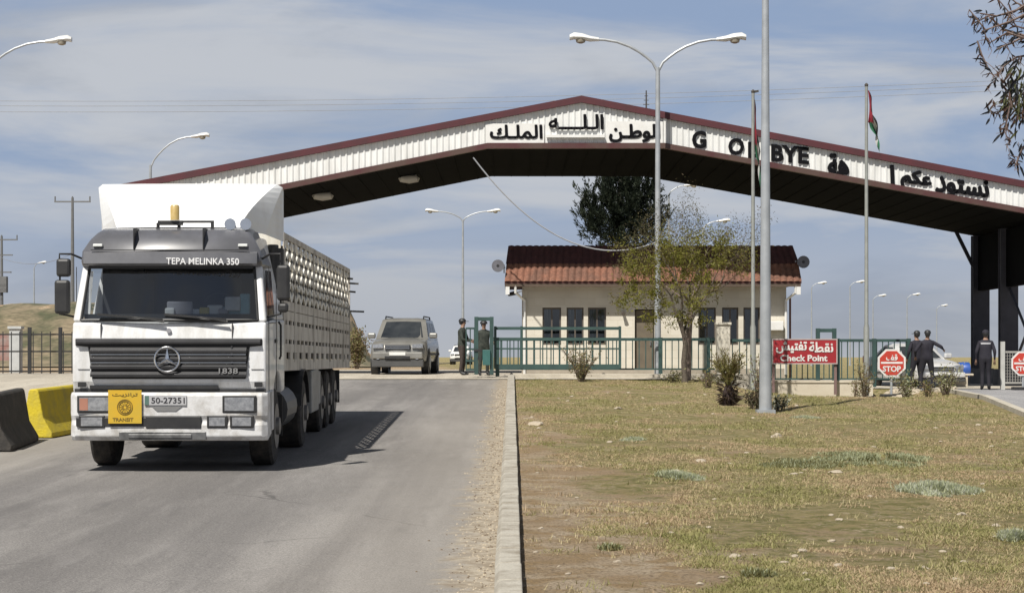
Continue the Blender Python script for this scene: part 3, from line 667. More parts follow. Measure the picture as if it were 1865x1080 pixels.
for k in range(10): b.box(xa, xb, D-.006, D+.006, PZ(697, D)+.09*k, PZ(697, D)+.09*k+.012)
sub(r, b, 'mesh_panel', MATS['grey_rail'])

# ------------------------------------------------------------------ lamps and poles
lampw = mat('lamp_white', (.74, .74, .73), .35); lens = mat('lamp_underglass', (.30, .27, .22), .3)
def lamp(px_, D, ytop, arms, label, al=2.1, r0=.10, r1=.06, hs=1.0, group='street lamps', rise=.95, zb=None):
    X = PX(px_, D); g = H(X, D) if zb is None else zb
    r = empty('street_lamp', (X, D, g), label, 'street lamp', group); hgt = PZ(ytop, D)-g
    b = MB(); b.tube([(0, 0, -.1), (0, 0, 1.2), (0, 0, hgt-rise)], [r0*1.15, r0, r1], 12); b.box(-r0*1.6, r0*1.6, -r0*1.6, r0*1.6, -.1, .06)
    b.build('pole', steel, r, smooth=True)
    for a in arms:
        pts = [(a*al*u, 0, hgt-rise+rise*.92*(1-(1-u)**2.3)) for u in (0, .08, .18, .3, .45, .65, .85, 1)]
        pts[0] = (0, 0, hgt-rise-.15)
        b = MB(); b.tube(pts, r1*.62, 8); ao = b.build('arm', steel, r, smooth=True)
        x = a*al; z = pts[-1][2]
        b = MB(); q = hs
        b.loft([[(x+a*(-.10)*q, .05*q*cos(t), z+.05*q*sin(t)) for t in [k*pi/5 for k in range(10)]],
                [(x+a*.15*q, .10*q*cos(t), z+.02+.08*q*sin(t)) for t in [k*pi/5 for k in range(10)]],
                [(x+a*.35*q, .17*q*cos(t), z+.05+.12*q*sin(t)*(1 if sin(t) > 0 else .5)) for t in [k*pi/5 for k in range(10)]],
                [(x+a*.58*q, .17*q*cos(t), z+.07+.13*q*sin(t)*(1 if sin(t) > 0 else .45)) for t in [k*pi/5 for k in range(10)]],
                [(x+a*.70*q, .10*q*cos(t), z+.06+.08*q*sin(t)) for t in [k*pi/5 for k in range(10)]]])
        ho = b.build('lamp_head', lampw, r, smooth=True)
        b = MB(); b.tube([(x+a*.40*q, 0, z+.01), (x+a*.40*q, 0, z-.08*q), (x+a*.40*q, 0, z-.11*q)], [.14*q, .12*q, .05*q], 12); l = b.build('lens', lens, ho, smooth=True)
    return r
lamp(1394, 42.3, -190, (-1, 1), 'tall thick grey lamp post rising out of the top of the photo, on the grass', r0=.115, r1=.062, al=2.0)
lamp(1198, 65.2, 68, (-1, 1), 'double-armed street lamp standing in front of the guardhouse and canopy', al=1.95, r0=.10, r1=.07, hs=1.15, zb=1.38)
lamp(-24, 66, 72, (1,), 'single-armed street lamp reaching in from the left edge of the photo', al=1.95, hs=1.05)
lamp(274, 95, 245, (1,), 'single-armed street lamp above the left end of the canopy', al=1.95, hs=1.05, rise=1.4)
lamp(843, 140, 384, (-1, 1), 'double-armed street lamp far behind, left of the guardhouse', al=1.75, hs=1.1, rise=.6)
lamp(62, 190, 478, (1,), 'far street lamp above the bank behind the black fence', al=.5, r0=.08, r1=.05, hs=.9, rise=.5, zb=5)
for i, (a, y_, D, sd, lb) in enumerate([(1218, 337, 120, 1, 'street lamp head showing behind the upper tree crown'), (1280, 402, 135, 1, 'street lamp showing right of the tree crown'),
        (1478, 515, 210, 1, 'tiny far street lamp nearest the guardhouse'), (1548, 513, 215, 1, 'tiny far street lamp just left of the right flagpole'),
        (1590, 538, 240, 1, 'tiny far street lamp just right of the right flagpole'), (1652, 536, 240, 1, 'tiny far street lamp above the stop sign, left of the paired officers'), (1706, 556, 290, 1, 'tiny far street lamp left of the canopy column')]):
    lamp(a, D, y_, (sd,), lb, al=(.75 if D > 200 else 1.0), hs=1.1, rise=.5, r0=.09, r1=.05, group='distant street lamps')
def upole(px_, D, ytop, label, kind):
    X = PX(px_, D); g = H(X, D); hg = PZ(ytop, D)-g; r = empty('utility_pole', (X, D, g), label, 'utility pole', 'power line poles')
    b = MB(); b.cyl((0, 0, -.2), (0, 0, hg), .15, .09, 8); b.build('pole', mat('pole_grey', (.16, .16, .16), .7), r, smooth=True)
    b = MB(); b.box(-1.3, 1.3, -.05, .05, hg-.35, hg-.25)
    if kind: b.box(-.9, .9, -.05, .05, hg-1.6, hg-1.5).box(-.8, .8, -.05, .05, hg-3.0, hg-2.9)
    b.build('crossarm', MATS['pole_grey'], r)
    b = MB()
    for x in (-1.25, 0, 1.25): b.cyl((x, 0, hg-.3), (x, 0, hg+.08), .05, .05, 8)
    b.build('insulators', MATS['pole_grey'], r)
    if kind: b = MB(); b.box(-.45, .45, -.3, .3, hg-4.6, hg-3.3); b.build('transformer', MATS['pole_grey'], r)
upole(132, 150, 360, 'slim utility pole with one crossarm left of the truck', 0)
upole(3, 170, 430, 'utility pole with transformer at the left edge of the photo', 1)
wirem = mat('wire_grey', (.30, .31, .33), .6)
def wire(a, c, sag, r_, label, m=wirem, grp=None):
    b = MB(); a = Vector(a); c = Vector(c); pts = [a.lerp(c, t/24)-Vector((0, 0, sag*4*(t/24)*(1-t/24))) for t in range(25)]
    return tag(b.tube(pts, r_, 5).build('cable', m, smooth=True), label, 'cable', grp)
wire((PX(862, D1), D1-.1, PZ(288, D1)), (PX(1197, 65.2), 65.2, PZ(441, 65.2)), 1.25, .022, 'slack cable hanging from the canopy edge to the lamp post', mat('pale_cable', (.30, .31, .33), .6))
for i, (ya, yb) in enumerate(((172, 128), (181, 136), (192, 146))):
    wire(P(-400, ya+8, 160), P(2200, yb, 160), 1.0, .018, ['uppermost', 'middle', 'lowest'][i]+' of the three thin overhead power lines crossing the whole sky', grp='overhead power lines')
wire(P(3, 470, 170), P(132, 462, 150), .6, .018, 'thin low wire between the two utility poles')
# flagpoles
def flagpole(px_, D, ytop, zb, label, fl, sleeve=None, cap=True, fs=(1, 1)):
    X = PX(px_, D); r = empty('flagpole', (X, D, zb), label, 'flagpole', 'flagpoles with national flags'); hg = PZ(ytop, D)-zb
    b = MB(); b.tube([(0, 0, -.1), (0, 0, 1.9), (0, 0, 2.0), (0, 0, hg)], [.085, .085, .06, .045], 10); b.build('pole', mat('flagpole_grey', (.30, .31, .29), .5, .2), r, smooth=True)
    b = MB(); b.tube([(0, 0, hg), (0, 0, hg+.05), (0, 0, hg+.1)], [.05, .06, .02], 8)
    if cap: b.bar((-.02, 0, hg+.02), (.16, 0, hg+.06), .05, .06)
    b.build('finial', chassis, r)
    f = empty('flag', (X, D, PZ(ytop, D)-.1), fl, 'flag', 'limp national flags')
    mk = mat('flag_black', (.02, .02, .022), .8); mw = mat('flag_white', (.6, .6, .58), .8); mg = mat('flag_green', (.03, .15, .08), .8); mr_ = mat('flag_red', (.30, .03, .05), .8)
    nu, nv = 28, 18; b = MB(); hoist, fly = .95, 1.45
    for j in range(nv+1):
        for i in range(nu+1):
            u, v = i/nu, j/nv            # v: 0 top .. 1 bottom
            x = .04+.40*u**.6*(.55+.45*v)+.05*sin(u*9+v*3); y = .14*sin(v*7+u*5)*min(1, u*3)+.05*sin(u*14)
            z = -v*hoist-(u**1.05)*fly*.8*(1-.12*v)
            b.v.append((x*fs[0], y, z*fs[1]))
    for j in range(nv):
        for i in range(nu):
            a = j*(nu+1)+i; b.f.append((a, a+1, a+nu+2, a+nu+1)); u, v = (i+.5)/nu, (j+.5)/nv
            tri = u < .5*(1-abs(v-.5)*2)
            b.m.append(3 if tri else (0 if v < .33 else (1 if v < .67 else 2)))
    o = b.build('cloth', [mk, mw, mg, mr_], f, smooth=True)
    # seven-pointed star on the red triangle
    return r
flagpole(1371.5, 60.5, 170, H(7, 60.5), 'left flagpole, beside the tall lamp post', 'limp flag hanging just left of the tall lamp post', fs=(.55, 1.45))
flagpole(1578, 61.5, 158, 1.0, 'right flagpole, standing clear against the sky', 'limp flag on the right flagpole above the canopy', cap=False)
# ------------------------------------------------------------------ livestock truck
TX, TY = -4.335, 26.4
slope = atan(.0216)
tr = empty('livestock_truck', (TX, TY, H(TX, TY)+.012), 'white cab-over truck with grey visor pulling a lattice-sided livestock trailer', 'truck')
tr.rotation_euler = (slope, 0, 0)
def T(mb, name, m, par=None, **k): return mb.build(name, m, par or tr, **k)
def wfac(z, lo=1.23, hi=1.11): return lo+(hi-lo)*sm(z, 1.7, 2.7)-(.13 if z > 2.9 else 0)
b = MB()
low = [(.06, 1.0), (.0, 1.15), (0, 1.70), (.04, 1.90), (1.0, 1.92), (2.15, 1.92), (2.15, .95), (1.98, .95)]
low += [(1.35+.63*cos(a), .60+.63*sin(a)) for a in [pi*.18+(pi*.64)*k/8 for k in range(9)]]+[(.74, .60), (.30, .60), (.30, .98)]
b.loft([[(-1.225, y, z) for y, z in low], [(1.225, y, z) for y, z in low]])
b.loft([[(-wfac(z), y, z) for y, z in [(1.15, 1.922), (2.15, 1.922), (2.15, 3.02), (1.15, 3.02)]], [(wfac(z), y, z) for y, z in [(1.15, 1.922), (2.15, 1.922), (2.15, 3.02), (1.15, 3.02)]]])
b.loft([[(-wfac(z), y, z) for y, z in [(.28, 2.62), (1.148, 2.62), (1.148, 3.02), (.5, 3.02)]], [(wfac(z), y, z) for y, z in [(.28, 2.62), (1.148, 2.62), (1.148, 3.02), (.5, 3.02)]]])
for sx in (-1, 1):                                            # A pillars and rear window pillars
    b.loft([[(sx*1.225, .04, 1.90), (sx*1.11, .04, 1.90), (sx*1.11, .16, 1.90), (sx*1.225, .2, 1.90)],
            [(sx*1.14, .27, 2.62), (sx*1.04, .27, 2.62), (sx*1.04, .38, 2.62), (sx*1.14, .42, 2.62)]])
cab = T(b, 'cab', cabwhite, bevel=.035, seg=3)
for z in (1.06,):
    b = MB()
    for sx in (-1, 1):
        X = sx*1.228
        b.box(X-.004, X+.004, .30, .31, 1.0, 2.6).box(X-.004, X+.004, 1.14, 1.15, 1.0, 2.6).box(X-.004, X+.004, .3, 1.15, 1.88, 1.89)
    T(b, 'door_seam', black, cab)
b = MB()
for sx in (-1, 1): b.box(sx*1.225-.02*(sx < 0), sx*1.225+.02+.02*(sx > 0)-.02*(sx > 0), .95, 1.1, 1.62, 1.67)
T(b, 'door_handle', black, cab)
def wsn(w0, w1, z0, z1, y0, y1, rad=.09, off=0, n=6):
    pts = []
    for cxx, cz, a0 in ((1, 0, -pi/2), (1, 1, 0), (-1, 1, pi/2), (-1, 0, pi)):
        for k in range(n+1):
            a = a0+(pi/2)*k/n; zc_ = (z0+rad) if cz == 0 else (z1-rad); t_ = (zc_-z0)/(z1-z0); W = w0+(w1-w0)*t_
            z = zc_+rad*sin(a); x = cxx*(W-rad)+rad*cos(a); t2 = (z-z0)/(z1-z0)
            bulge = .07*(1-(x/w0)**2)
            pts.append((x, y0+(y1-y0)*t2+off-bulge, z))
    return pts
def patch(pts, th=.012):
    b = MB(); n = len(pts); c = Vector((0, 0, 0))
    for p in pts: c += Vector(p)/n
    b.v = [tuple(p) for p in pts]+[(p[0], p[1]+th, p[2]) for p in pts]
    b.f = [tuple(range(n)), tuple(range(2*n-1, n-1, -1))]+[(i, (i+1) % n, n+(i+1) % n, n+i) for i in range(n)]
    b.m = [0]*len(b.f); return b
# windscreen as a gridded sheet
def screen(w0, w1, z0, z1, y0, y1, nx=14, nz=6):
    b = MB()
    for j in range(nz+1):
        t_ = j/nz; W = w0+(w1-w0)*t_
        for i in range(nx+1):
            x = -W+2*W*i/nx; b.v.append((x, y0+(y1-y0)*t_-.07*(1-(x/W)**2), z0+(z1-z0)*t_))
    for j in range(nz):
        for i in range(nx): a = j*(nx+1)+i; b.f.append((a, a+1, a+nx+2, a+nx+1)); b.m.append(0)
    return b
T(screen(1.12, 1.05, 1.925, 2.60, .06, .27), 'windscreen', glassmat('windscreen_glass', (.74, .78, .80), minr=.15), smooth=True)
b = MB()                                                     # rubber surround
P_ = [(-1.12, .055, 1.92), (0, -.02, 1.92), (1.12, .055, 1.92), (1.05, .265, 2.60), (0, .2, 2.6), (-1.05, .265, 2.60), (-1.12, .055, 1.92)]
b.tube([(x*(1 if abs(x) > .5 else 1), y, z) for x, y, z in P_[:1]]+[(x, .06-.07*(1-(x/1.12)**2), 1.925) for x in [-1.0+.2*k for k in range(11)]]+[P_[2]]+[(1.085, .16, 2.26), P_[3]], .018, 6)
b.tube([P_[0], (-1.085, .16, 2.26), P_[5]], .018, 6)
T(b, 'windscreen_seal', black, smooth=True)
inner = mat('cab_interior', (.022, .024, .028), .8)
b = MB(); b.box(-1.1, 1.1, .16, .55, 1.9225, 2.0); b.box(-1.05, 1.05, 1.10, 1.147, 1.93, 2.6)
b.box(-.8, -.32, .78, .92, 1.93, 2.44).box(.32, .8, .78, .92, 1.93, 2.44).box(-.68, -.44, .76, .88, 2.45, 2.6).box(.44, .68, .76, .88, 2.45, 2.6)
b.box(-1.03, 1.03, .30, 1.14, 2.60, 2.617)
T(b, 'cab_interior', inner, cab)
b = MB(); b.tube([(.56+.2*cos(a), .52+.08*sin(a), 2.1+.17*sin(a)) for a in [k*pi/8 for k in range(17)]], .016, 6); T(b, 'steering_wheel', black, cab, smooth=True)
cols = [mat('paper_white', (.7, .72, .74), .6), mat('paper_cyan', (.25, .5, .6), .6), mat('towel_grey', (.35, .35, .4), .8), mat('yellow_toy', (.5, .42, .12), .7)]
for i, (x, z, w_, h_, mi) in enumerate([(-.02, 2.0, .10, .07, 0), (.10, 2.02, .26, .12, 2), (.32, 2.0, .12, .06, 0), (.42, 2.01, .1, .07, 3), (.55, 2.0, .16, .10, 0), (.74, 2.0, .3, .08, 1), (.78, 2.08, .16, .12, 0), (.93, 2.02, .1, .2, 1), (.05, 2.0, .1, .05, 3), (.66, 2.02, .1, .05, 2)]):
    b = MB(); b.cbox((x, .22+.04*(i % 3), z+h_/2-.01), (w_*1.25, .1, h_*1.5)); T(b, 'dashboard_item', cols[mi], cab, bevel=.02)
b = MB()
for x0 in (-.15, -.95+.0, .62):
    pass
for (xa_, xb_) in ((-.05, -.75), (.75, .1)):
    b.tube([(xa_, -.05, 1.90), ((xa_+xb_)/2, -.045, 1.955), (xb_, -.02, 1.985)], .013, 6); b.bar((xa_-.02, -.055, 1.93), (xb_-.15, -.03, 1.995), .02, .028)
T(b, 'wiper', black)
# roof fairing, visor
b = MB()
def prof(z): return 1.15 if z < 2.8 else 1.15-.20*sm(z, 2.8, 3.1)**1.2
pf = [(.17, 2.60), (.10, 2.66), (.13, 2.80), (.22, 2.95), (.34, 3.05), (.55, 3.10), (1.3, 3.11), (1.3, 2.60)]
b.loft([[(-prof(z), y+.10, z) for y, z in pf], [(-prof(z)+.12, y, z) for y, z in pf], [(0, y-.03, z) for y, z in pf], [(prof(z)-.12, y, z) for y, z in pf], [(prof(z), y+.10, z) for y, z in pf]])
fair = T(b, 'roof_fairing', dkgrey, bevel=.03, smooth=True)
b = MB()
for x in (-.46, .42): b.box(x-.006, x+.006, .10, .5, 2.82, 3.09)
b.box(-1.0, 1.0, .075, .1, 2.805, 2.815); T(b, 'seam', black, fair)
b = MB()
for x in (-.92, .92): b.cbox((x, .145, 2.87), (.12, .06, .035))
T(b, 'marker_lamp', mat('marker_white', (.7, .72, .7), .3), fair, bevel=.008)
b = MB(); vs_ = [(.02, 2.615), (-.01, 2.64), (.01, 2.77), (.05, 2.79), (.08, 2.78), (.06, 2.62)]
b.loft([[(x, y+.02+.10*abs(x/1.1)**6, z) for y, z in vs_] for x in (-1.10, -1.0, -.5, 0, .5, 1.0, 1.10)])
vis = T(b, 'sun_visor', mat('visor_grey', (.20, .20, .21), .3, .3, col2=(.14, .14, .15), vs=2), smooth=True)
text('TEPA MELINKA 350', 'lettering', mat('visor_white', (.8, .8, .8), .5), vis, (.43, -.012, 2.665), .92, .085, .006, .012, slope=-.01)
b = MB(); b.box(-1.04, 1.04, .17, .24, 2.575, 2.61); T(b, 'visor_shadow_strip', black)
# deflector
b = MB()
TL, TRt = Vector((-1.17, 1.75, 3.74)), Vector((1.17, 1.75, 3.72))
nL, nR = 8, 8
rows = []
for k in range(9):
    t_ = k/8; y = .78+(1.75-.78)*(t_**1.35); z = 3.12+(3.74-3.12)*(t_**.8); hw = .80+(1.17-.80)*t_
    rows.append([(-hw, y, z), (-hw*.5, y-.03, z+.004), (0, y-.04, z+.005), (hw*.5, y-.03, z+.004), (hw, y, z)])
b.loft(rows, caps=False, closed=False)
for sx in (-1, 1):
    edge_ = [(sx*(.80+(1.17-.80)*(k/8)), .78+(1.75-.78)*((k/8)**1.35), 3.12+(3.74-3.12)*((k/8)**.8)) for k in range(9)]
    outer = [(sx*1.235, 2.0, 2.98+(3.66-2.98)*(k/8)) for k in range(9)]
    mid = [((a[0]*.45+c[0]*.55)+sx*.035, a[1]*.5+c[1]*.5-.05, a[2]*.5+c[2]*.5) for a, c in zip(edge_, outer)]
    b.loft([edge_, mid, outer], caps=False, closed=False)
b.add([(-1.17, 1.75, 3.74), (1.17, 1.75, 3.74), (1.235, 2.0, 3.66), (-1.235, 2.0, 3.66)], [(0, 1, 2, 3)])
df = T(b, 'wind_deflector', mat('deflector_white', (.80, .81, .81), .4, col2=(.68, .67, .65), vs=2.5, var=(.48, .75), vscale=(1.5, 1, .5)))
sol = df.modifiers.new('s', 'SOLIDIFY'); sol.thickness = .012
b = MB(); b.box(-.22, .5, .50, .54, 3.17, 3.2); 
for x in (-.22, .05, .48): b.box(x-.02, x+.02, .5, .54, 3.09, 3.17)
b.box(-.22, .1, .48, .56, 3.14, 3.2)
T(b, 'light_bar', black)
b = MB(); b.tube([(.0, .5, 3.205), (.0, .5, 3.22), (.0, .5, 3.38), (.0, .5, 3.40)], [.065, .06, .06, .045], 14); T(b, 'beacon', mat('beacon_amber', (.42, .29, .09), .3, col2=(.5, .38, .17), vs=9), smooth=True)
for x in (.72, .92):
    b = MB(); b.tube([(x, .42, 3.15), (x, .44, 3.15), (x, .6, 3.15), (x, .8, 3.15)], [.075, .06, .03, .025], 12); T(b, 'air_horn', chrome, smooth=True)
# grille
b = MB()
gp = [(-1.18, 1.69), (1.18, 1.69), (1.18, 1.60), (1.02, 1.585), (.97, 1.18), (-.97, 1.18), (-1.02, 1.585), (-1.18, 1.60)]
b.py(gp, -.02, .03)
gr = T(b, 'grille', mat('grille_back', (.014, .014, .015), .6), bevel=.01)
slm = mat('grille_slat', (.045, .045, .048), .35, col2=(.03, .03, .032), vs=3)
b = MB()
for z, hh in ((1.645, .04), (1.535, .05), (1.435, .05), (1.335, .05), (1.235, .05)):
    W = 1.16 if z > 1.6 else .985
    b.px([(-.065, z-hh*.5), (-.07, z+hh*.1), (-.03, z+hh), (-.021, z+hh), (-.021, z-hh*.6)], -W, W)
b.box(.79, .81, -.055, -.02, 1.19, 1.6)
T(b, 'slat', slm, gr)
b = MB()
for z in (1.487, 1.385): b.box(-.98, .98, -.073, -.06, z, z+.008)
T(b, 'trim_strip', chrome, gr)
b = MB(); C_ = Vector((-.01, -.09, 1.43)); R_ = .155
b.tube([(C_.x+R_*cos(a), C_.y, C_.z+R_*sin(a)) for a in [k*pi/16 for k in range(33)]], .014, 8, cap=False)
for k in range(3):
    a = pi/2+k*2*pi/3; d = Vector((cos(a), 0, sin(a))); n = Vector((-sin(a), 0, cos(a)))
    tip = C_+d*R_; l_ = C_+n*.026; r_ = C_-n*.026; fr = C_+Vector((0, -.02, 0)); bk = C_+Vector((0, .01, 0))
    b.add([fr, l_, tip, r_, bk], [(0, 1, 2), (0, 2, 3), (4, 2, 1), (4, 3, 2)])
T(b, 'star_emblem', chrome, gr, smooth=False)
text('1838', 'model_badge', mat('badge_grey', (.25, .25, .25), .4), gr, (.76, -.078, 1.285), .24, .07, .01, .01)
b = MB(); b.cyl((0, -.02, 1.79), (0, .01, 1.79), .03, .03, 12); T(b, 'bonnet_badge', mat('badge_dull', (.3, .3, .32), .4), cab)
for x0, x1, z0, z1 in ((-.864, -.856, 1.70, 1.88), (.796, .804, 1.70, 1.88), (-1.15, -1.0, 1.30, 1.305), (1.04, 1.2, 1.30, 1.305)):
    b = MB(); b.box(x0, x1, -.011, .05, z0, z1); T(b, 'panel_seam', chassis, cab)
b = MB()
for x in (-1.1, 1.13): b.box(x-.05, x+.05, -.02, .0, 1.08, 1.14)
T(b, 'bonnet_catch', black, cab)
b = MB(); b.box(-1.0, .62, -.012, .02, 1.055, 1.10); b.box(-1.2, 1.22, .02, .05, 1.0, 1.055); T(b, 'step_gap', black, cab)
# bumper
b = MB()
def bsec(x, yo): return [(x, .32+yo, .46), (x, -.03+yo, .40), (x, -.085+yo, .46), (x, -.085+yo, .60), (x, -.06+yo, .66), (x, -.09+yo, .72), (x, -.09+yo, .98), (x, -.05+yo, 1.01), (x, .32+yo, 1.02)]
b.loft([bsec(x, yo) for x, yo in ((-1.245, .10), (-1.18, .02), (-.9, 0), (0, -.01), (.9, 0), (1.18, .02), (1.245, .10))])
for sx in (-1, 1):
    b.box(min(sx*1.15, sx*1.245), max(sx*1.15, sx*1.245), .32, .70, .50, 1.02)
bp = T(b, 'bumper', mat('bumper_white', (.62, .62, .62), .5, col2=(.36, .34, .31), vs=5, var=(.44, .70), grain=.06, gs=60), bevel=.015)
b = MB(); b.box(-1.16, .42, -.1, -.03, .585, .70); b.box(-.28, .42, -.104, -.03, .56, .715); T(b, 'air_intake', black, bp, bevel=.01)
b = MB(); b.box(-.62, .48, -.10, .1, .415, .52); b.box(-.5, .3, -.115, -.1, .44, .49); T(b, 'bumper_lower_step', mat('dull_metal', (.22, .22, .22), .4, .5, col2=(.09, .09, .09), vs=6), bp, bevel=.012)
def lampunit(x, z, w_, h_, y=-.095):
    b = MB(); b.box(x-w_/2-.025, x+w_/2+.025, y-.004, y+.05, z-h_/2-.022, z+h_/2+.022); o = T(b, 'headlight', black, bp, bevel=.012)
lam_surround = black
for x, z, w_, h_, nm in ((-.93, .865, .37, .17, 'headlight'), (.90, .865, .37, .17, 'headlight'), (-.96, .645, .27, .11, 'fog_lamp'), (.62, .645, .2, .11, 'fog_lamp'), (.93, .645, .24, .11, 'fog_lamp')):
    b = MB(); b.box(x-w_/2-.03, x+w_/2+.03, -.103, -.05, z-h_/2-.025, z+h_/2+.025); ho = T(b, nm, black, bevel=.012)
    b = MB(); b.box(x-w_/2, x+w_/2, -.112, -.1035, z-h_/2, z+h_/2); T(b, 'lens', lampg, ho, bevel=.006)
    if nm == 'headlight' and x < 0:
        b = MB(); b.box(x-w_/2+.005, x-w_/2+.11, -.116, -.1125, z-h_/2+.01, z+h_/2-.01); T(b, 'indicator', mat('dull_orange', (.42, .20, .14), .3), ho)
# placard and plate
yel = mat('placard_yellow', (.58, .36, .025), .45, col2=(.52, .36, .04), vs=5)
b = MB(); b.box(-.745, -.325, -.135, -.125, .625, 1.045); pl = T(b, 'placard', yel)
pd = mat('placard_ink', (.20, .13, .02), .6)
b = MB()
for R2 in (.095, .075): b.tube([(-.535+R2*cos(a), -.137, .83+R2*sin(a)) for a in [k*pi/10 for k in range(21)]], .006, 5, cap=False)
for k in range(12):
    a = k*pi/6; b.bar((-.535+.02*cos(a), -.137, .83+.02*sin(a)), (-.535+.065*cos(a), -.137, .83+.065*sin(a)), .005, .008)
T(b, 'ring_emblem', pd, pl)
text('\uFE96'+'\uFEF3'+'\uFEAF'+'\uFEE7'+'\uFE8D'+'\uFEAE'+'\uFE97', 'lettering', pd, pl, (-.535, -.138, .985), .32, .05, .004, .02)
text('TRANSIT', 'lettering', pd, pl, (-.56, -.138, .675), .26, .045, .004, .02)
b = MB(); b.box(-.29, .235, -.118, -.10, .855, .975); lp = T(b, 'number_plate', mat('plate_grey', (.46, .46, .47), .4))
b = MB(); b.box(-.288, -.235, -.1205, -.1182, .858, .972); T(b, 'plate_badge', mat('plate_green', (.10, .18, .15), .5), lp)
text('50-27351', 'lettering', mat('plate_ink', (.04, .04, .045), .5), lp, (.005, -.121, .915), .42, .075, .004, .012)
b = MB(); b.py([(-.2, .84), (.18, .84), (.1, .78), (-.14, .78)], -.11, -.09); T(b, 'plate_bracket', mat('bracket_grey', (.2, .2, .2), .5), bp)
# mirrors
def mirror(sx):
    X = sx*1.36
    b = MB()
    if sx < 0:
        b.box(-1.43, -1.25, .02, .12, 2.47, 2.70); b.box(-1.45, -1.26, -.0, .12, 2.00, 2.43)
    else:
        b.box(1.36, 1.52, .02, .14, 2.17, 2.62); b.box(1.37, 1.50, .04, .14, 2.02, 2.14)
    m_ = T(b, 'mirror', black, bevel=.035)
    b = MB(); xo = X+sx*.04
    b.tube([(sx*1.14, .30, 2.70), (sx*1.26, .15, 2.76), (xo, .10, 2.76), (xo, .10, 2.68)], .014, 6)
    b.tube([(sx*1.22, .22, 1.96), (sx*1.30, .15, 1.98), (xo, .10, 2.0), (xo, .10, 2.1)], .014, 6)
    b.tube([(xo, .12, 2.0), (xo, .12, 2.7)], .012, 6)
    T(b, 'mirror_arm', black, m_, smooth=True)
mirror(-1); mirror(1)
# side windows, steps
for sx in (-1, 1):
    b = MB(); X = sx*1.228
    b.add([(sx*1.215, .26, 1.96), (sx*1.215, 1.08, 1.96), (sx*1.165, 1.08, 2.56), (sx*1.165, .42, 2.56)], [(0, 1, 2, 3)])
    T(b, 'side_window', glassmat('side_glass', (.25, .28, .3)) if sx < 0 else MATS.setdefault('sg', glassmat('side_glass', (.25, .28, .3))), cab)
    b = MB(); b.box(min(sx*1.02, sx*1.22), max(sx*1.02, sx*1.22), .36, .72, .42, .47).box(min(sx*1.02, sx*1.22), max(sx*1.02, sx*1.22), .36, .72, .70, .74); T(b, 'step', chassis)
    b = MB(); b.tube([(sx*1.25, 1.30, 1.4), (sx*1.27, 1.30, 1.45), (sx*1.27, 1.30, 1.85), (sx*1.24, 1.3, 1.9)], .015, 6); T(b, 'grab_rail', black, cab)
# wheels
def wheel(x, y, wd, sx, r=.515):
    b = MB(); x0, x1 = x-wd/2, x+wd/2
    b.tube([(x0, y, r), (x0+.015, y, r), (x0+.05, y, r), (x1-.05, y, r), (x1-.015, y, r), (x1, y, r)], [r*.60, r*.94, r, r, r*.94, r*.60], 32)
    for k in range(4): pass
    w_ = T(b, 'wheel', rubber, smooth=True)
    b = MB(); xo = x1 if sx > 0 else x0
    b.tube([(xo-sx*.12, y, r), (xo-sx*.02, y, r), (xo+sx*.008, y, r), (xo+sx*.008, y, r)], [r*.3, r*.5, r*.58, r*.52], 24)
    b.tube([(xo-sx*.1, y, r), (xo+sx*.05, y, r), (xo+sx*.06, y, r)], [r*.24, r*.22, r*.12], 16)
    T(b, 'rim', mat('wheel_rim', (.24, .23, .22), .5, .4, col2=(.12, .11, .10), vs=7), w_, smooth=True)
for sx in (-1, 1):
    wheel(sx*1.04, 1.35, .32, sx)
    wheel(sx*.93, 5.0, .56, sx)
    for yy in (9.0, 10.3, 11.6): wheel(sx*1.0-.07, yy, .36, sx, .50)
b = MB()
for sx in (-1, 1):
    b.box(sx*.45-.05, sx*.45+.05, .5, 6.2, .72, .95); b.box(sx*.5-.06-.07, sx*.5+.06-.07, 6.5, 14.2, .88, 1.08)
for yy in (1.35, 5.0, 9.0, 10.3, 11.6): b.cyl((-.9, yy, .51), (.9, yy, .51), .07, .07, 10)
b.box(-.5, .5, .3, 2.0, .5, .9); b.box(-.9, .9, .12, .3, .45, .9)
b.box(-.7, .7, 4.4, 5.6, .95, 1.18)
b.cyl((-.4, 2.4, .75), (-.4, 4.2, .75), .3, .3, 12)
T(b, 'chassis', chassis)
b = MB(); b.cyl((.92, 2.5, .68), (.92, 3.8, .68), .31, .31, 20); T(b, 'fuel_tank', mat('tank_metal', (.12, .12, .12), .45, .5))
b = MB(); b.cyl((-.92, 2.5, .68), (-.92, 3.6, .68), .31, .31, 20); T(b, 'air_tank', MATS['tank_metal'])
for sx in (-1, 1):
    b = MB(); b.loft([[(sx*.93+d, 5.0+.62*cos(a), .55+.62*sin(a)) for a in [pi*.05+pi*.9*k/10 for k in range(11)]] for d in (-.3, .3)], caps=False, closed=False)
    m_ = T(b, 'mudguard', black); m_.modifiers.new('s', 'SOLIDIFY').thickness = .015
    b = MB(); b.box(sx*.93-.28, sx*.93+.28, 1.98, 2.0, .35, .9); T(b, 'mudflap', black)
    b = MB(); b.box(sx*1.0-.07-.2, sx*1.0-.07+.2, 12.35, 12.37, .35, .95); T(b, 'mudflap', black)
# exhaust / vertical stack behind cab, air pipes
b = MB(); b.cyl((1.05, 2.32, 1.0), (1.05, 2.32, 2.95), .08, .08, 12); b.box(.85, 1.2, 2.25, 2.4, 2.3, 2.9); T(b, 'air_snorkel', mat('snorkel_grey', (.06, .06, .06), .6), bevel=.02)
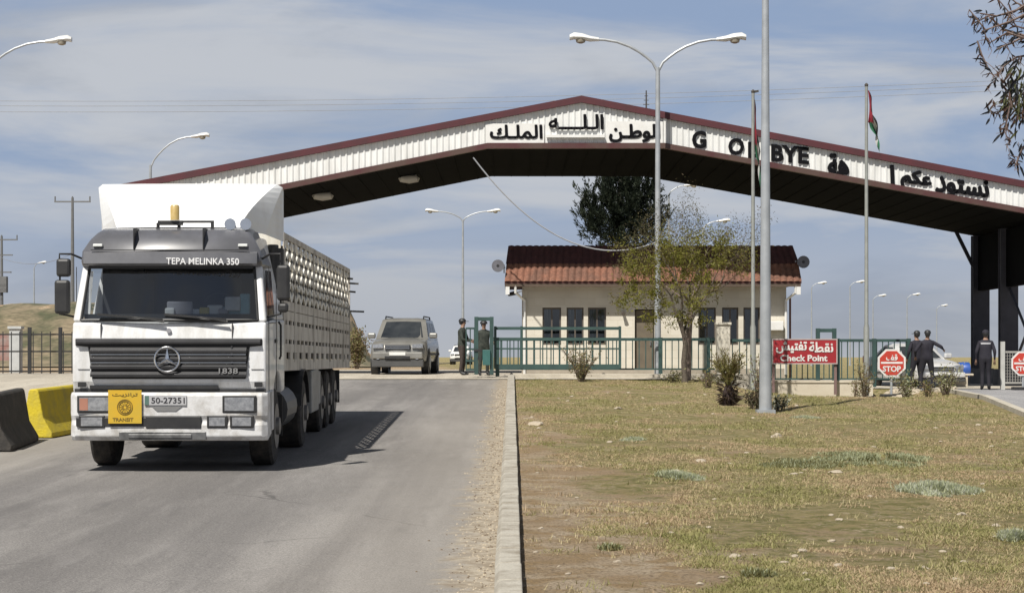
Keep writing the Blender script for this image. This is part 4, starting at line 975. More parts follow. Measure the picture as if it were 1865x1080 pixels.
# trailer: pitched body
y0t, y1t = 2.55, 14.35
def tz(y, k): return (1.33-.27*(y-y0t)/(y1t-y0t))+k*1.0          # k = height above the deck
TW = 1.24; tcx = -.075
tbm = mat('trailer_cream', (.58, .545, .48), .6, col2=(.26, .22, .18), vs=3.2, var=(.42, .72), vscale=(1, 1, .5)); tbw = mat('trailer_white', (.82, .80, .73), .55, col2=(.60, .56, .48), vs=3, var=(.4, .65))
dkin = mat('trailer_inside', (.05, .042, .035), .9)
TH = 1.80
b = MB()
def tq(b, sx, ya, yb, ka, kb, x0, x1, m=0, shear=0):
    X0, X1 = sorted((tcx+sx*x0, tcx+sx*x1))
    vs = [(x, y, tz(y, k)) for k in (ka, kb) for y in (ya, yb) for x in (X0, X1)]
    b.add(vs, [(0, 2, 3, 1), (4, 5, 7, 6), (0, 1, 5, 4), (2, 6, 7, 3), (0, 4, 6, 2), (1, 3, 7, 5)], m)
b = MB(); b.add([(tcx+sx*TW, y, tz(y, 0)+dz) for dz in (-.12, .04) for y in (y0t, y1t) for sx in (-1, 1)], [(0, 2, 3, 1), (4, 5, 7, 6), (0, 1, 5, 4), (2, 6, 7, 3), (0, 4, 6, 2), (1, 3, 7, 5)])
T(b, 'trailer_deck', tbm)
b = MB()
for k0, k1 in ((.04, .05),): pass
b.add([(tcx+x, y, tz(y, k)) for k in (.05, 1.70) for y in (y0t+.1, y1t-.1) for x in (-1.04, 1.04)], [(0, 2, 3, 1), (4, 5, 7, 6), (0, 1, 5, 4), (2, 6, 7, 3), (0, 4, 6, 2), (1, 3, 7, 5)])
T(b, 'shade_box', mat('inner_shade', (.06, .045, .03), .95, col2=(.02, .016, .012), vs=5, bump=.8, bs=8))  # dark box added inside, standing in for the shaded interior behind the lattice
for sx in (1, -1):
    nb = MB()
    # horizontal planks with slot rows between
    for ka, kb_ in ((.14, .26), (.32, .53), (.59, .72), (.73, .86)): tq(nb, sx, y0t, y1t, ka, kb_, 1.21, TW)
    nslot = 26
    for (ka, kb_) in ((.04, .14), (.26, .32), (.53, .59)):
        n = 13 if ka < .1 else 20
        for i in range(n+1):
            yy = y0t+(y1t-y0t-.12)*i/n; tq(nb, sx, yy, yy+(.30 if ka > .1 else .5)*(y1t-y0t)/n, ka+.001, kb_-.001, 1.212, TW-.004)
    sp = nb.build('side_panel', tbm, tr)
    nb = MB()                                                # zig-zag lattice above
    n = 34; L = (y1t-y0t-.3)/n; K0, K1 = .88, 1.72; R = 6; hk = (K1-K0)/R
    def jit(i, j): return .10*noise.noise(Vector((i*1.37, j*2.11, sx)))
    for i in range(n):
        for j in range(R):
            ya = y0t+.15+i*L; ka = K0+j*hk; a, c = ((ya+jit(i, j), ka), (ya+L+jit(i+1, j+1), ka+hk)) if (i+j) % 2 else ((ya+L+jit(i+1, j), ka), (ya+jit(i, j+1), ka+hk))
            for (p, q) in (((a[0], a[1]), (c[0], c[1])),):
                A = Vector((tcx+sx*1.225, p[0], tz(p[0], p[1]))); B = Vector((tcx+sx*1.225, q[0], tz(q[0], q[1])))
                d = (B-A).normalized(); nn = Vector((0, -d.z, d.y))*.042
                o_ = Vector((sx*.012, 0, 0)); nb.add([A-nn+o_, A+nn+o_, B+nn+o_, B-nn+o_, A-nn-o_, A+nn-o_, B+nn-o_, B-nn-o_], [(0, 1, 2, 3), (4, 7, 6, 5), (0, 3, 7, 4), (1, 5, 6, 2)])
    T(nb, 'lattice', tbw, sp)
    nb = MB()
    tq(nb, sx, y0t, y1t, 1.72, 1.80, 1.19, TW+.01); 
    for i in (0, 1, 3, 5, 7, 8):
        yy = y0t+(y1t-y0t-.06)*i/8; tq(nb, sx, yy, yy+(.16 if i == 0 else .05), .0, 1.80, TW-.002, TW+.014)
    T(nb, 'side_frame', tbm, sp)
b = MB(); 
for ka, kb_ in ((.05, .5), (.54, 1.0), (1.04, 1.5), (1.54, 1.78)): b.add([(tcx+x, y, tz(y, k)) for k in (ka, kb_) for y in (y0t-.03, y0t) for x in (-TW+.03, TW-.03)], [(0, 2, 3, 1), (4, 5, 7, 6), (0, 1, 5, 4), (2, 6, 7, 3), (0, 4, 6, 2), (1, 3, 7, 5)])
T(b, 'front_board', tbw)
b = MB(); b.add([(tcx+x, y, tz(y, k)) for k in (.05, 1.78) for y in (y1t-.06, y1t) for x in (-TW, TW)], [(0, 2, 3, 1), (4, 5, 7, 6), (0, 1, 5, 4), (2, 6, 7, 3), (0, 4, 6, 2), (1, 3, 7, 5)])
T(b, 'tail_board', tbm)
b = MB()
for y, k, l in ((y1t-.1, 1.52, .18), (y1t-.1, 1.36, .12), (y1t+.02, .98, .28), (y1t-.5, 1.6, .1)): b.bar((tcx+TW, y, tz(y, k)), (tcx+TW+l, y+.05, tz(y, k)-.01), .03, .035)
T(b, 'side_hook', chassis)
b = MB(); b.box(1.0, 1.16, 6.7, 7.9, .42, 1.1); b.box(1.0, 1.15, 8.0, 8.35, .50, 1.05); T(b, 'tool_box', mat('tool_box_grey', (.30, .30, .29), .5, col2=(.2, .2, .19), vs=4), bevel=.02)
b = MB(); b.box(-1.15, -.95, 6.7, 7.9, .42, 1.1); T(b, 'tool_box', MATS['tool_box_grey'], bevel=.02)
b = MB()
for x in (-.6, .5): b.box(x, x+.12, 6.3, 6.42, .25, 1.2)
T(b, 'landing_leg', chassis)
# ------------------------------------------------------------------ cars
def car(name, loc, rz, label, L=4.8, W=1.85, Hh=1.85, suv=True, paint=silver, cat='car'):
    """front towards local -y"""
    r = empty(name, loc, label, cat, rz=rz); w2 = W/2
    if suv: st = [(-.10, .66, .50, .74), (-.04, .84, .44, .90), (.06, .93, .40, .99), (.25, .98, .38, 1.06), (.7, 1.0, .36, 1.12), (1.2, 1.0, .36, 1.17), (2.4, 1.0, .36, 1.19), (L-.5, 1.0, .38, 1.19), (L-.08, .97, .42, 1.14), (L, .88, .50, 1.02)]
    else: st = [(-.08, .62, .30, .52), (-.02, .82, .24, .62), (.1, .92, .22, .70), (.35, .98, .2, .78), (.8, 1.0, .2, .84), (1.3, 1.0, .2, .90), (2.4, 1.0, .2, .92), (L-.9, 1.0, .22, .95), (L-.15, .95, .26, .96), (L, .86, .34, .82)]
    belt = 1.17 if suv else .91
    def sect(y, k, zb, zt):
        h = [(.0, zb), (.80, zb), (.96, zb+.06), (1.0, zb+(zt-zb)*.35), (.995, zb+(zt-zb)*.62), (.965, zt-.09), (.90, zt-.02), (.70, zt+.012), (.35, zt+.03), (0, zt+.035)]
        return [(x*w2*k, y+.10*(x**3 if y < .1 else 0), z) for x, z in h]+[(-x*w2*k, y+.10*(x**3 if y < .1 else 0), z) for x, z in h[-2:0:-1]]
    b = MB(); b.loft([sect(*q) for q in st]); body = b.build('body', paint, r, smooth=True)
    axs = (.88, L-.98); wr = .39 if suv else .31
    for sx in (-1, 1):
        for ay in axs:
            b = MB(); b.tube([(sx*(w2-.22), ay, wr), (sx*(w2+.008), ay, wr), (sx*(w2+.014), ay, wr)], [wr+.08, wr+.08, wr+.04], 24); b.build('wheel_arch', black, body)
            b = MB(); x0, x1 = sx*(w2-.22), sx*(w2+.028)
            b.tube([(x0, ay, wr), (x0+sx*.02, ay, wr), (x1-sx*.02, ay, wr), (x1, ay, wr)], [wr*.7, wr, wr, wr*.8], 24); wo = b.build('wheel', rubber, r, smooth=True)
            b = MB(); b.tube([(x1-sx*.03, ay, wr), (x1+sx*.006, ay, wr), (x1+sx*.012, ay, wr)], [wr*.66, wr*.62, wr*.2], 16); b.build('rim', mat('alloy', (.35, .35, .34), .35, .6), wo)
    if suv: y0, y1, y2, y3 = 1.12, 1.82, L-.42, L-.06
    else: y0, y1, y2, y3 = 1.35, 2.15, L-1.5, L-.62
    tw, bw, zt = w2*.77, w2*.93, Hh-.07
    # glazed cabin block in body paint, panes set just proud of it
    def ring(t_): return (bw+(tw-bw)*t_, y0+(y1-y0)*t_, y3+(y2-y3)*t_, belt-.03+(zt-belt+.03)*t_)
    b = MB(); rows = []
    for t_ in (0, .5, .88, 1.0):
        x, ya, yb, z = ring(min(t_, 1)); 
        rows.append([(-x, ya+.08, z), (-x*.75, ya, z), (x*.75, ya, z), (x, ya+.08, z), (x, yb-.08, z), (x*.75, yb, z), (-x*.75, yb, z), (-x, yb-.08, z)])
    x, ya, yb, z = ring(1); rows.append([(-x+.1, ya+.28, Hh-.01), (-x*.6, ya+.22, Hh), (x*.6, ya+.22, Hh), (x-.1, ya+.28, Hh-.01), (x-.1, yb-.28, Hh-.01), (x*.6, yb-.22, Hh), (-x*.6, yb-.22, Hh), (-x+.1, yb-.28, Hh-.01)])
    b.loft(rows); cab_ = b.build('cabin', paint, r, smooth=True)
    gm = mat('car_glass', (.02, .024, .03), .25, col2=(.045, .05, .055), vs=1.4, spec=.22)
    def pane(nm, pts, off):
        o_ = Vector(off); b = MB(); n = len(pts); b.v = [tuple(Vector(p)+o_) for p in pts]+[tuple(Vector(p)-o_) for p in pts]
        b.f = [tuple(range(n)), tuple(range(2*n-1, n-1, -1))]+[(i, (i+1) % n, n+(i+1) % n, n+i) for i in range(n)]; b.m = [0]*len(b.f); b.build(nm, gm, r)
    def fr(t_, u):            # front plane, u -1..1
        x, ya, yb, z = ring(t_); return (x*.80*u*(1.0 if t_ < .5 else 1.0), ya-.006+.02*abs(u)**3, z)
    pane('windscreen', [fr(.10, -1.02), fr(.08, -.5), fr(.08, .5), fr(.10, 1.02), fr(.90, .98), fr(.92, 0), fr(.90, -.98)], (0, -.008, .004))
    def bk(t_, u): x, ya, yb, z = ring(t_); return (x*.78*u, yb+.006, z)
    pane('rear_window', [bk(.15, -1), bk(.15, 1), bk(.88, 1), bk(.88, -1)], (0, .008, .004))
    for sx in (-1, 1):
        cuts = [(.06, .36), (.385, .66), (.685, .95)] if suv else [(.10, .48), (.505, .88)]
        for i, (ua, ub) in enumerate(cuts):
            def sd(t_, u): x, ya, yb, z = ring(t_); return (sx*(x+.004), ya+.10+(yb-ya-.2)*u, z)
            pane('side_window', [sd(.14, ua), sd(.14, ub), sd(.86, ub), sd(.86, ua)], (sx*.006, 0, .001))
        b = MB(); b.box(*sorted((sx*(w2*.985), sx*(w2+.006))), 1.35, L-.3, .62 if suv else .42, .70 if suv else .48); b.build('side_moulding', mat('bumper_grey', (.07, .07, .07), .6), body)
        if suv: b = MB(); b.tube([(sx*tw*.88, y1+.15, zt+.02), (sx*tw*.88, y1+.3, Hh+.05), (sx*tw*.88, y2-.3, Hh+.05), (sx*tw*.88, y2-.15, zt+.02)], .022, 6); b.build('roof_rail', black, r)
        zh = .84 if suv else .56; xa_, xb_ = sorted((sx*w2*.50, sx*w2*.88)); b = MB()
        b.loft([[(xa_, (-.11 if sx > 0 else -.02), zh), (xb_, (-.02 if sx > 0 else -.11), zh), (xb_, (-.0 if sx > 0 else -.07), zh+.15), (xa_, (-.07 if sx > 0 else -.0), zh+.13)], [(xa_, .2, zh), (xb_, .2, zh), (xb_, .2, zh+.14), (xa_, .2, zh+.12)]]); b.build('headlight', lampg, r, bevel=.02)
        b = MB(); b.cyl((sx*w2*.68, -.13, .56 if suv else .36), (sx*w2*.68, 0, .56 if suv else .36), .075, .075, 14); b.build('fog_lamp', lampg, r)
        b = MB(); b.box(*sorted((sx*(w2*.95), sx*(w2+.22))), y0+.15, y0+.27, belt+.0, belt+.18); b.build('mirror', paint, r, bevel=.045)
        b = MB(); b.box(*sorted((sx*w2*.70, sx*w2*.9)), L-.06, L+.012, .75, 1.0); b.build('tail_light', mat('tail_red', (.35, .02, .02), .3), r, bevel=.02)
    zg = .80 if suv else .54
    b = MB(); b.box(-w2*.44, w2*.44, -.125, .0, zg, zg+(.16 if suv else .09)); g_ = b.build('grille', black, r, bevel=.02)
    b = MB(); b.box(-w2*.42, w2*.42, -.14, -.125, zg+.03, zg+.05); b.box(-w2*.42, w2*.42, -.14, -.125, zg+.09, zg+.11); b.build('grille_bar', chrome, g_)
    b = MB(); b.box(-w2*.88, w2*.88, -.145, .1, .50 if suv else .30, .73 if suv else .47); bm_ = b.build('bumper', paint, r, bevel=.05, seg=3)
    b = MB(); b.box(-w2*.44, w2*.44, -.155, -.1, .50 if suv else .30, .60 if suv else .37); b.build('air_intake', black, bm_, bevel=.01)
    b = MB(); b.box(-.26, .26, -.165, -.146, .62 if suv else .39, .72 if suv else .48); b.build('number_plate', white, bm_)
    b = MB(); b.box(-w2*.90, w2*.90, -.10, .14, .24 if suv else .16, .50 if suv else .30); b.build('lower_bumper', mat('bumper_grey', (.07, .07, .07), .6), r, bevel=.03)
    b = MB(); b.box(-w2*.7, w2*.7, .2, L-.3, .26 if suv else .16, .42 if suv else .25); b.build('underbody', black, r)
    return r
X = -3.66; car('suv', (X, 66.9, H(X, 66.9)+.03), radians(-3.2), 'silver off-road car with roof rails driving in behind the truck', paint=mat('suv_silver', (.27, .265, .245), .35, .3, col2=(.20, .195, .18), vs=2, coat=.5))
car('parked_car', (PX(1712, 67.5), 67.2, H(13.8, 67)+.03), radians(14), 'white and silver saloon car behind the two officers', suv=False, L=4.5, W=1.75, Hh=1.42, paint=mat('sedan_white', (.62, .62, .62), .3, .1, coat=.5))
X = PX(836, 195); car('distant_car', (X, 195, H(X, 195)+.03), radians(-4), 'far white vehicle behind the officer at the gate', L=4.6, W=1.8, Hh=1.75, paint=white)
# barrel and blocks
b = MB(); b.tube([(0, 0, 0), (0, 0, .02), (0, 0, .30), (0, 0, .33), (0, 0, .36), (0, 0, .6), (0, 0, .63), (0, 0, .86), (0, 0, .88)], [.27, .29, .29, .305, .29, .29, .305, .29, .27], 20)
X = PX(1747, 68); o = b.build('barrel', mat('blue_plastic', (.03, .09, .35), .4), loc=(X, 68, 1.30), smooth=True); tag(o, 'blue plastic barrel on a pale block left of the canopy column', 'barrel')
o.rotation_euler = (0, radians(90), 0); o.scale = (.85, .85, .85); o.location = (X-.42, 68, 1.34+.28)
b = MB(); b.box(-.28, .24, -.3, .3, 0, .40); b.box(-.42, .42, -.34, .34, .404, .47); tag(b.build('concrete_block', MATS['cream_render'], loc=(X-.02, 68, 1.03), bevel=.02), 'cream concrete block under the blue barrel', 'block')
# ------------------------------------------------------------------ jersey barriers
def jersey(xa, ya, xb, yb, m, label, hgt=.83):
    a = Vector((xa, ya)); c = Vector((xb, yb)); L_ = (c-a).length; ang = math.atan2(c.y-a.y, c.x-a.x)-pi/2
    pr = [(-.30, 0), (.30, 0), (.30, .08), (.16, .32), (.085, hgt-.04), (.06, hgt), (-.06, hgt), (-.085, hgt-.04), (-.16, .32), (-.30, .08)]
    b = MB()
    b.loft([[(x, y, z) for x, z in pr] for y in (0, L_)])
    o = b.build('traffic_barrier', m, loc=(xa, ya, H(xa, ya)+.02), rz=ang, bevel=.02)
    o.rotation_euler = (slope, 0, ang); tag(o, label, 'barrier', 'concrete barriers along the kerb')
    return o
jersey(-7.55, 30.2, -7.72, 32.7, mat('black_painted_concrete', (.030, .028, .026), .8, col2=(.07, .062, .052), vs=3.2, var=(.42, .75), bump=.6, bs=22), 'black painted concrete barrier at the left edge of the road')
jersey(-7.68, 33.5, -7.42, 36.2, mat('yellow_painted_concrete', (.56, .44, .02), .75, col2=(.36, .30, .06), vs=3.4, var=(.42, .72), bump=.5, bs=22), 'worn yellow concrete barrier beside the truck bumper', .78)
# left background: black railings, white box, banner
D = 69.0
for i, (pa, pb) in enumerate(((-60, 54), (56, 110), (111, 260))):
    r = empty('railing', (PX((pa+pb)/2, D), D, H(-15, D)), ['black railing section at the left edge with red and white clutter behind', 'black railing section between two thick posts', 'black railing section reaching behind the truck'][i], 'railing', 'black railings left of the road')
    rails(r, [(PX(pa, D), PX(pb, D), D, PZ(yy, D), .05) for yy in (609, 640, 676)], black); b = MB(); pickets(b, PX(pa, D)+.08, PX(pb, D)-.05, .26, D, PZ(680, D), PZ(604, D), .03); sub(r, b, 'pickets', black)
    b = MB(); X = PX(pb, D); b.box(X-.055, X+.055, D-.055, D+.055, PZ(682, D)-.1, PZ(596, D)); sub(r, b, 'post', black)
b = MB(); b.box(-.2, .2, -.2, .2, 0, 1.6).box(-.25, .25, -.25, .25, 1.603, 1.7); tag(b.build('white_kiosk_post', mat('kiosk_white', (.5, .52, .52), .6), loc=(PX(29, 76), 76, 1.45), bevel=.01), 'pale upright cabinet behind the black railing', 'cabinet')
b = MB(); b.box(-.35, .35, -.02, .02, 0, 1.0); b.box(-.33, .33, -.03, -.021, .55, .8); tag(b.build('notice_board', mat('faded_red', (.28, .12, .10), .7, col2=(.3, .26, .24), vs=3), loc=(PX(8, 77), 77, 1.9), bevel=.005), 'faded red and white board behind the black railing at the left edge', 'board')
# ------------------------------------------------------------------ people
skinm = mat('skin', (.30, .18, .125), .6)
def person(loc, rz, label, top_m, leg_m, pose=None, cap=None, vest=None, hgt=1.0, hair=True, helmet=False):
    r = empty('person', loc, label, 'person', rz=rz)
    p = dict(lean=(0, 0), el=(.30, .02, 1.16), wl=(.30, -.08, .93), er=(-.30, .02, 1.16), wr=(-.30, -.08, .93), kl=(.12, -.03, .50), al=(.13, .03, .09), kr=(-.12, -.03, .50), ar=(-.13, .03, .09), head=(0, -.01))
    p.update(pose or {}); lx, ly = p['lean']
    V, E, R = [], [], []
    def add(co, rad, par=None):
        V.append(Vector(co)); R.append(rad if isinstance(rad, tuple) else (rad, rad))
        if par is not None: E.append((par, len(V)-1))
        if R[-1][0] > .04 and not .053 < R[-1][0] < .0795: R[-1] = (R[-1][0]*1.27, R[-1][1]*1.30)
        return len(V)-1
    def ld(co):
        k = max(0, (co[2]-.95)); return (co[0]+lx*k, co[1]+ly*k, co[2])
    pel = add((0, 0, .96), (.155, .115)); sp = add(ld((0, 0, 1.12)), (.150, .105), pel); ch = add(ld((0, 0, 1.32)), (.175, .115), sp); up = add(ld((0, 0, 1.44)), (.13, .09), ch)
    nk = add(ld((0, -.01, 1.53)), .055, up); hx, hy = p['head']
    h1 = add(ld((hx*.5, -.02+hy*.5, 1.60)), (.062, .072), nk); h2 = add(ld((hx, -.015+hy, 1.68)), (.078, .095), h1); h3 = add(ld((hx, hy, 1.755)), (.062, .078), h2)
    nose = add(ld((hx, hy-.118, 1.665)), .012, h2)
    hands = []
    for sx, e_, w_ in ((1, p['el'], p['wl']), (-1, p['er'], p['wr'])):
        s_ = add(ld((sx*.185, 0, 1.435)), .062, up); e = add(ld(e_), .045, s_); e2 = Vector(ld(e_)).lerp(Vector(ld(w_)), .5); m_ = add(e2, .04, e); wi = add(ld(w_), .027, m_)
        W = Vector(ld(w_)); d = (W-Vector(ld(e_))).normalized(); hnd = W+d*.075; hi = add(hnd, (.036, .018), wi)
        side = d.cross(Vector((0, 1, 0.2))).normalized()
        for k, (o_, l_) in enumerate(((-.030, .070), (-.010, .085), (.010, .082), (.028, .065))):
            f1 = add(hnd+side*o_+d*.035, .0095, hi); add(hnd+side*o_*1.1+d*(.03+l_)+Vector((0, -.02, 0)), .0075, f1)
        add(W+d*.05+Vector((0, -.045, 0))+side*.01, .010, wi); hands.append((W, d))
    for sx, k_, a_ in ((1, p['kl'], p['al']), (-1, p['kr'], p['ar'])):
        h_ = add((sx*.095, 0, .90), (.10, .10), pel); k = add(k_, (.066, .07), h_); a = add(a_, .046, k)
        add((a_[0]+sx*.01, a_[1]-.09, a_[2]-.045), (.045, .04), a); add((a_[0]+sx*.02, a_[1]-.20, a_[2]-.055), (.042, .028), len(V)-1)
    me = bpy.data.meshes.new('body'); me.from_pydata([v*hgt for v in V], E, []); o = bpy.data.objects.new('body', me); COL.objects.link(o)
    sk = o.modifiers.new('skin', 'SKIN'); sk.use_smooth_shade = True
    for i, sv in enumerate(me.skin_vertices[0].data): sv.radius = (R[i][0]*hgt, R[i][1]*hgt); sv.use_root = (i == 0)
    su = o.modifiers.new('sub', 'SUBSURF'); su.levels = 2; su.render_levels = 2
    dg = bpy.context.evaluated_depsgraph_get(); dg.update(); m2 = bpy.data.meshes.new_from_object(o.evaluated_get(dg)); bpy.data.objects.remove(o)
    m2.materials.clear()
    for mm in (skinm, top_m, leg_m, black): m2.materials.append(mm)
    heads = Vector(ld((hx, hy, 1.68)))*hgt
    for f in m2.polygons:
        c = f.center
        if c.z > 1.53*hgt and (c-heads).length < .24*hgt: i = 0
        elif any(-.005 < (c-W*hgt).dot(d) < .19 and ((c-W*hgt)-d*(c-W*hgt).dot(d)).length < .062 for W, d in hands): i = 0
        elif c.z > .93*hgt: i = 1
        elif c.z < .17*hgt: i = 3
        else: i = 2
        # arms below the waist keep the sleeve
        if i == 2 and abs(c.x) > .235*hgt and c.z > .75: i = 1
        f.material_index = i; f.use_smooth = True
    bo = bpy.data.objects.new('body', m2); COL.objects.link(bo); bo.parent = r
    hc = heads
    b = MB()
    for sx in (-1, 1): b.cyl(hc+Vector((sx*.032, -.092, .005)), hc+Vector((sx*.032, -.101, .005)), .011, .008, 8)
    b.build('eyes', black, r)
    if helmet or cap:
        b = MB(); rr = .118 if helmet else .10
        ring = [hc+Vector((0, .01, .03+k)) for k in (0, .03, .07, .10, .115)]
        b.tube(ring, [rr, rr*1.02, rr*.9, rr*.6, rr*.1], 14)
        b.box(hc.x-.07, hc.x+.07, hc.y-.19, hc.y-.07, hc.z+.035, hc.z+.05)
        b.build('cap', cap or black, r, smooth=True)
    if hair:
        b = MB(); b.tube([hc+Vector((0, .035, z)) for z in (-.06, -.02, .04, .075)], [.055, .08, .085, .05], 12); b.build('hair', black, r, smooth=True)
    if vest:
        b = MB()
        zz = [(1.0, .165, .125), (1.2, .165, .128), (1.35, .195, .14), (1.44, .16, .115), (1.48, .11, .08)]
        b.loft([[Vector(ld((a*cos(t), c_*sin(t), z)))*hgt for t in [k*pi/8 for k in range(16)]] for z, a, c_ in zz], caps=True); v_ = b.build('vest', vest[0], r, smooth=True)
        if len(vest) > 1:
            for zc_ in vest[2]:
                b = MB(); b.loft([[Vector(ld((.20*cos(t), .145*sin(t), z)))*hgt for t in [k*pi/8 for k in range(16)]] for z in (zc_, zc_+.05)], caps=False); b.build('reflective_band', vest[1], v_)
    b = MB(); b.loft([[Vector(ld((.17*cos(t), .13*sin(t), z)))*hgt for t in [k*pi/8 for k in range(16)]] for z in (.98, 1.03)], caps=False); b.build('belt', black, r)
    return r
navy = mat('navy_uniform', (.013, .012, .020), .85, col2=(.022, .020, .030), vs=6); navy2 = mat('navy_trousers', (.014, .013, .020), .85)
camo = mat('camo_green', (.018, .024, .02), .85, col2=(.045, .05, .04), vs=14); camod = mat('dark_camo', (.03, .022, .02), .85, col2=(.06, .045, .038), vs=14)
X = PX(842, 66.5); person((X, 66.5, H(X, 66.5)+.03), radians(75), 'dark clad officer standing sideways at the free end of the gate, hands held in front', camo, camod, dict(el=(.26, -.10, 1.14), wl=(.12, -.32, 1.12), er=(-.26, -.08, 1.14), wr=(-.14, -.30, 1.08)), black, helmet=True, hgt=.99)
X = PX(881, 66.0); person((X, 66.0, H(X, 66)+.03), radians(15), 'officer standing behind the teal gate frame', camo, camo, dict(el=(.34, .0, 1.18), wl=(.28, -.22, 1.10)), black, helmet=True, hgt=.95)
D = 63.0; X = PX(1688, D); person((X, D, H(X, D)+.02), radians(172), 'nearer officer in navy leaning on the white car, feet apart', navy, navy2, dict(lean=(-.03, .05), el=(.36, .10, 1.18), wl=(.34, -.12, 1.0), er=(-.42, .06, 1.30), wr=(-.50, -.16, 1.22), al=(.19, .04, .09), ar=(-.2, .05, .09), kl=(.17, -.04, .5), kr=(-.16, -.05, .5)), black, vest=(navy,), hgt=.98)
D = 64.2; X = PX(1670, D); person((X, D, H(X, D)+.02), radians(200), 'farther officer in dark uniform half hidden beside the white car', navy, navy2, dict(lean=(.0, .0), er=(-.38, -.05, 1.25), wr=(-.56, -.20, 1.22), al=(.2, .0, .09), kl=(.16, -.03, .5)), black, vest=(navy,), hgt=.98)
D = 62.4; X = PX(1795, D); person((X, D, H(X, D)+.02), radians(170), 'lone officer in navy with a pale band on the jacket, beside the canopy column', navy, navy2, dict(el=(.27, .06, 1.16), wl=(.28, -.02, .92), er=(-.27, .06, 1.16), wr=(-.27, -.02, .92), kl=(.09, -.03, .5), al=(.10, .03, .09), kr=(-.09, -.03, .5), ar=(-.10, .03, .09)), navy, vest=(navy, mat('reflective', (.5, .5, .52), .4), (1.38,)), hgt=.98)
# ------------------------------------------------------------------ vegetation
barkm = mat('bark', (.12, .10, .075), .9, col2=(.07, .055, .045), vs=12, bump=.6, bs=30)
def rv(s=1): return Vector((random.gauss(0, s), random.gauss(0, s), random.gauss(0, s)))
def leaf(b, c, d, l, w_, m=0):
    d = d.normalized(); n = d.cross(rv()).normalized()
    b.add([c, c+d*l*.5+n*w_/2, c+d*l, c+d*l*.5-n*w_/2], [(0, 1, 2, 3)], m)
def branchy(b, p, d, l, r, depth, tips, spread=.55, up=.12, kids=(2, 3), shrink=.72, wob=.12):
    pts = [Vector(p)]; rs = [r]; dd = d.normalized()
    for k in range(4):
        dd = (dd+rv(wob)+Vector((0, 0, up*.3))).normalized(); pts.append(pts[-1]+dd*l/4); rs.append(r*(1-.12*(k+1)))
    b.tube(pts, rs, 6 if r < .05 else 8, cap=False)
    tips.append((pts[2], dd, depth)); tips.append((pts[-1], dd, depth))
    if depth == 0: return
    for k in range(random.randint(*kids)):
        nd = (dd+rv(spread)).normalized(); nd.z += up
        branchy(b, pts[-1 if k < 2 else -2], nd, l*shrink*random.uniform(.8, 1.15), rs[-1]*.72, depth-1, tips, spread, up, kids, shrink, wob)
# acacia-like tree in front of the guardhouse
random.seed(23)
D = 60.5; X0 = PX(1247, D); g = H(X0, D)
r = empty('tree', (X0, D, g), 'yellow-green leafy tree with forked trunk in front of the guardhouse', 'tree')
b = MB(); tips = []
b.tube([(0, 0, -.1), (.0, 0, .1), (-.03, 0, .6), (.02, .02, 1.1), (-.02, 0, 1.35)], [.12, .088, .075, .07, .065], 10)
for d_, l_ in ((Vector((-.62, .1, .95)), 1.25), (Vector((-.15, -.2, 1)), 1.5), (Vector((.35, .2, 1)), 1.5), (Vector((.12, .3, 1.2)), 1.6)):
    branchy(b, (-.02, 0, 1.3), d_, l_, .05, 3, tips, .50, .10, (2, 3), .70)
trunk = b.build('trunk', barkm, r, smooth=True)
b = MB(); lo_ = MB()
def crown_w(p):           # keep to the photographed outline
    return True
cl = [(1180, 500, 42, 1.0), (1230, 480, 45, 1.0), (1285, 500, 40, .8), (1200, 545, 42, 1.0), (1255, 550, 38, .9), (1305, 470, 36, .5), (1150, 540, 24, .7), (1215, 462, 28, .5), (1310, 515, 28, .45), (1240, 575, 26, .6), (1200, 582, 22, .7), (1135, 552, 20, .7), (1160, 520, 26, .8), (1325, 488, 22, .3), (1150, 500, 18, .5)]
for px_, py_, rr, dn in cl:
    c = Vector((PX(px_, D)-X0, random.uniform(-.5, .5), PZ(py_, D)-g)); R0 = rr/62.8
    for q in range(int(25*dn*(rr/40)**2)):
        v = rv(.52)*R0; v.y *= 1.4
        if v.length > R0*1.5: continue
        mi = 0 if random.random() < .7 else 1; ax = rv(); sg = random.uniform(.05, .12)
        for k in range(random.randint(28, 60)):
            leaf(b, c+v+rv(sg), ax*.5+rv()+Vector((0, 0, -.3)), random.uniform(.06, .14), random.uniform(.02, .042), mi if random.random() < .85 else 1-mi)
for t_, d_, dep in tips:
    if dep <= 1:
        for k in range(26): leaf(b, t_+rv(.15), rv()+Vector((0, 0, -.2)), random.uniform(.06, .12), .03, random.randint(0, 1))
b.build('foliage', [leafmat('acacia_leaf', (.25, .235, .04), (.17, .18, .035)), leafmat('acacia_leaf_dark', (.13, .125, .035), (.18, .14, .05))], r)
# taller sparse brown tree behind it
random.seed(5)
D = 62.2; X0 = PX(1262, D); g = H(X0, D)
r = empty('bare_tree', (X0, D, g), 'taller sparse brown tree rising behind the yellow-green tree', 'tree')
b = MB(); tips = []
b.tube([(-.15, 0, -.1), (-.12, 0, 1.2), (-.05, .05, 2.2)], [.09, .08, .07], 8)
for d_ in (Vector((-.2, 0, 1)), Vector((.45, .1, 1)), Vector((.05, .2, 1.2)), Vector((.8, -.1, .75)), Vector((-.6, .1, .8))): branchy(b, (-.05, .05, 2.1), d_, 1.15, .045, 4, tips, .42, .10, (2, 3), .76)
b.build('trunk', mat('pale_twig', (.20, .155, .13), .9), r, smooth=True)
b = MB()
for t_, d_, dep in tips:
    if dep <= 2:
        for k in range(8): leaf(b, t_+rv(.13), rv(), random.uniform(.04, .09), .024, random.randint(0, 1))
b.build('foliage', [leafmat('dry_leaf', (.16, .125, .075), (.10, .09, .045)), leafmat('dry_leaf_green', (.12, .12, .05), (.10, .09, .04))], r)
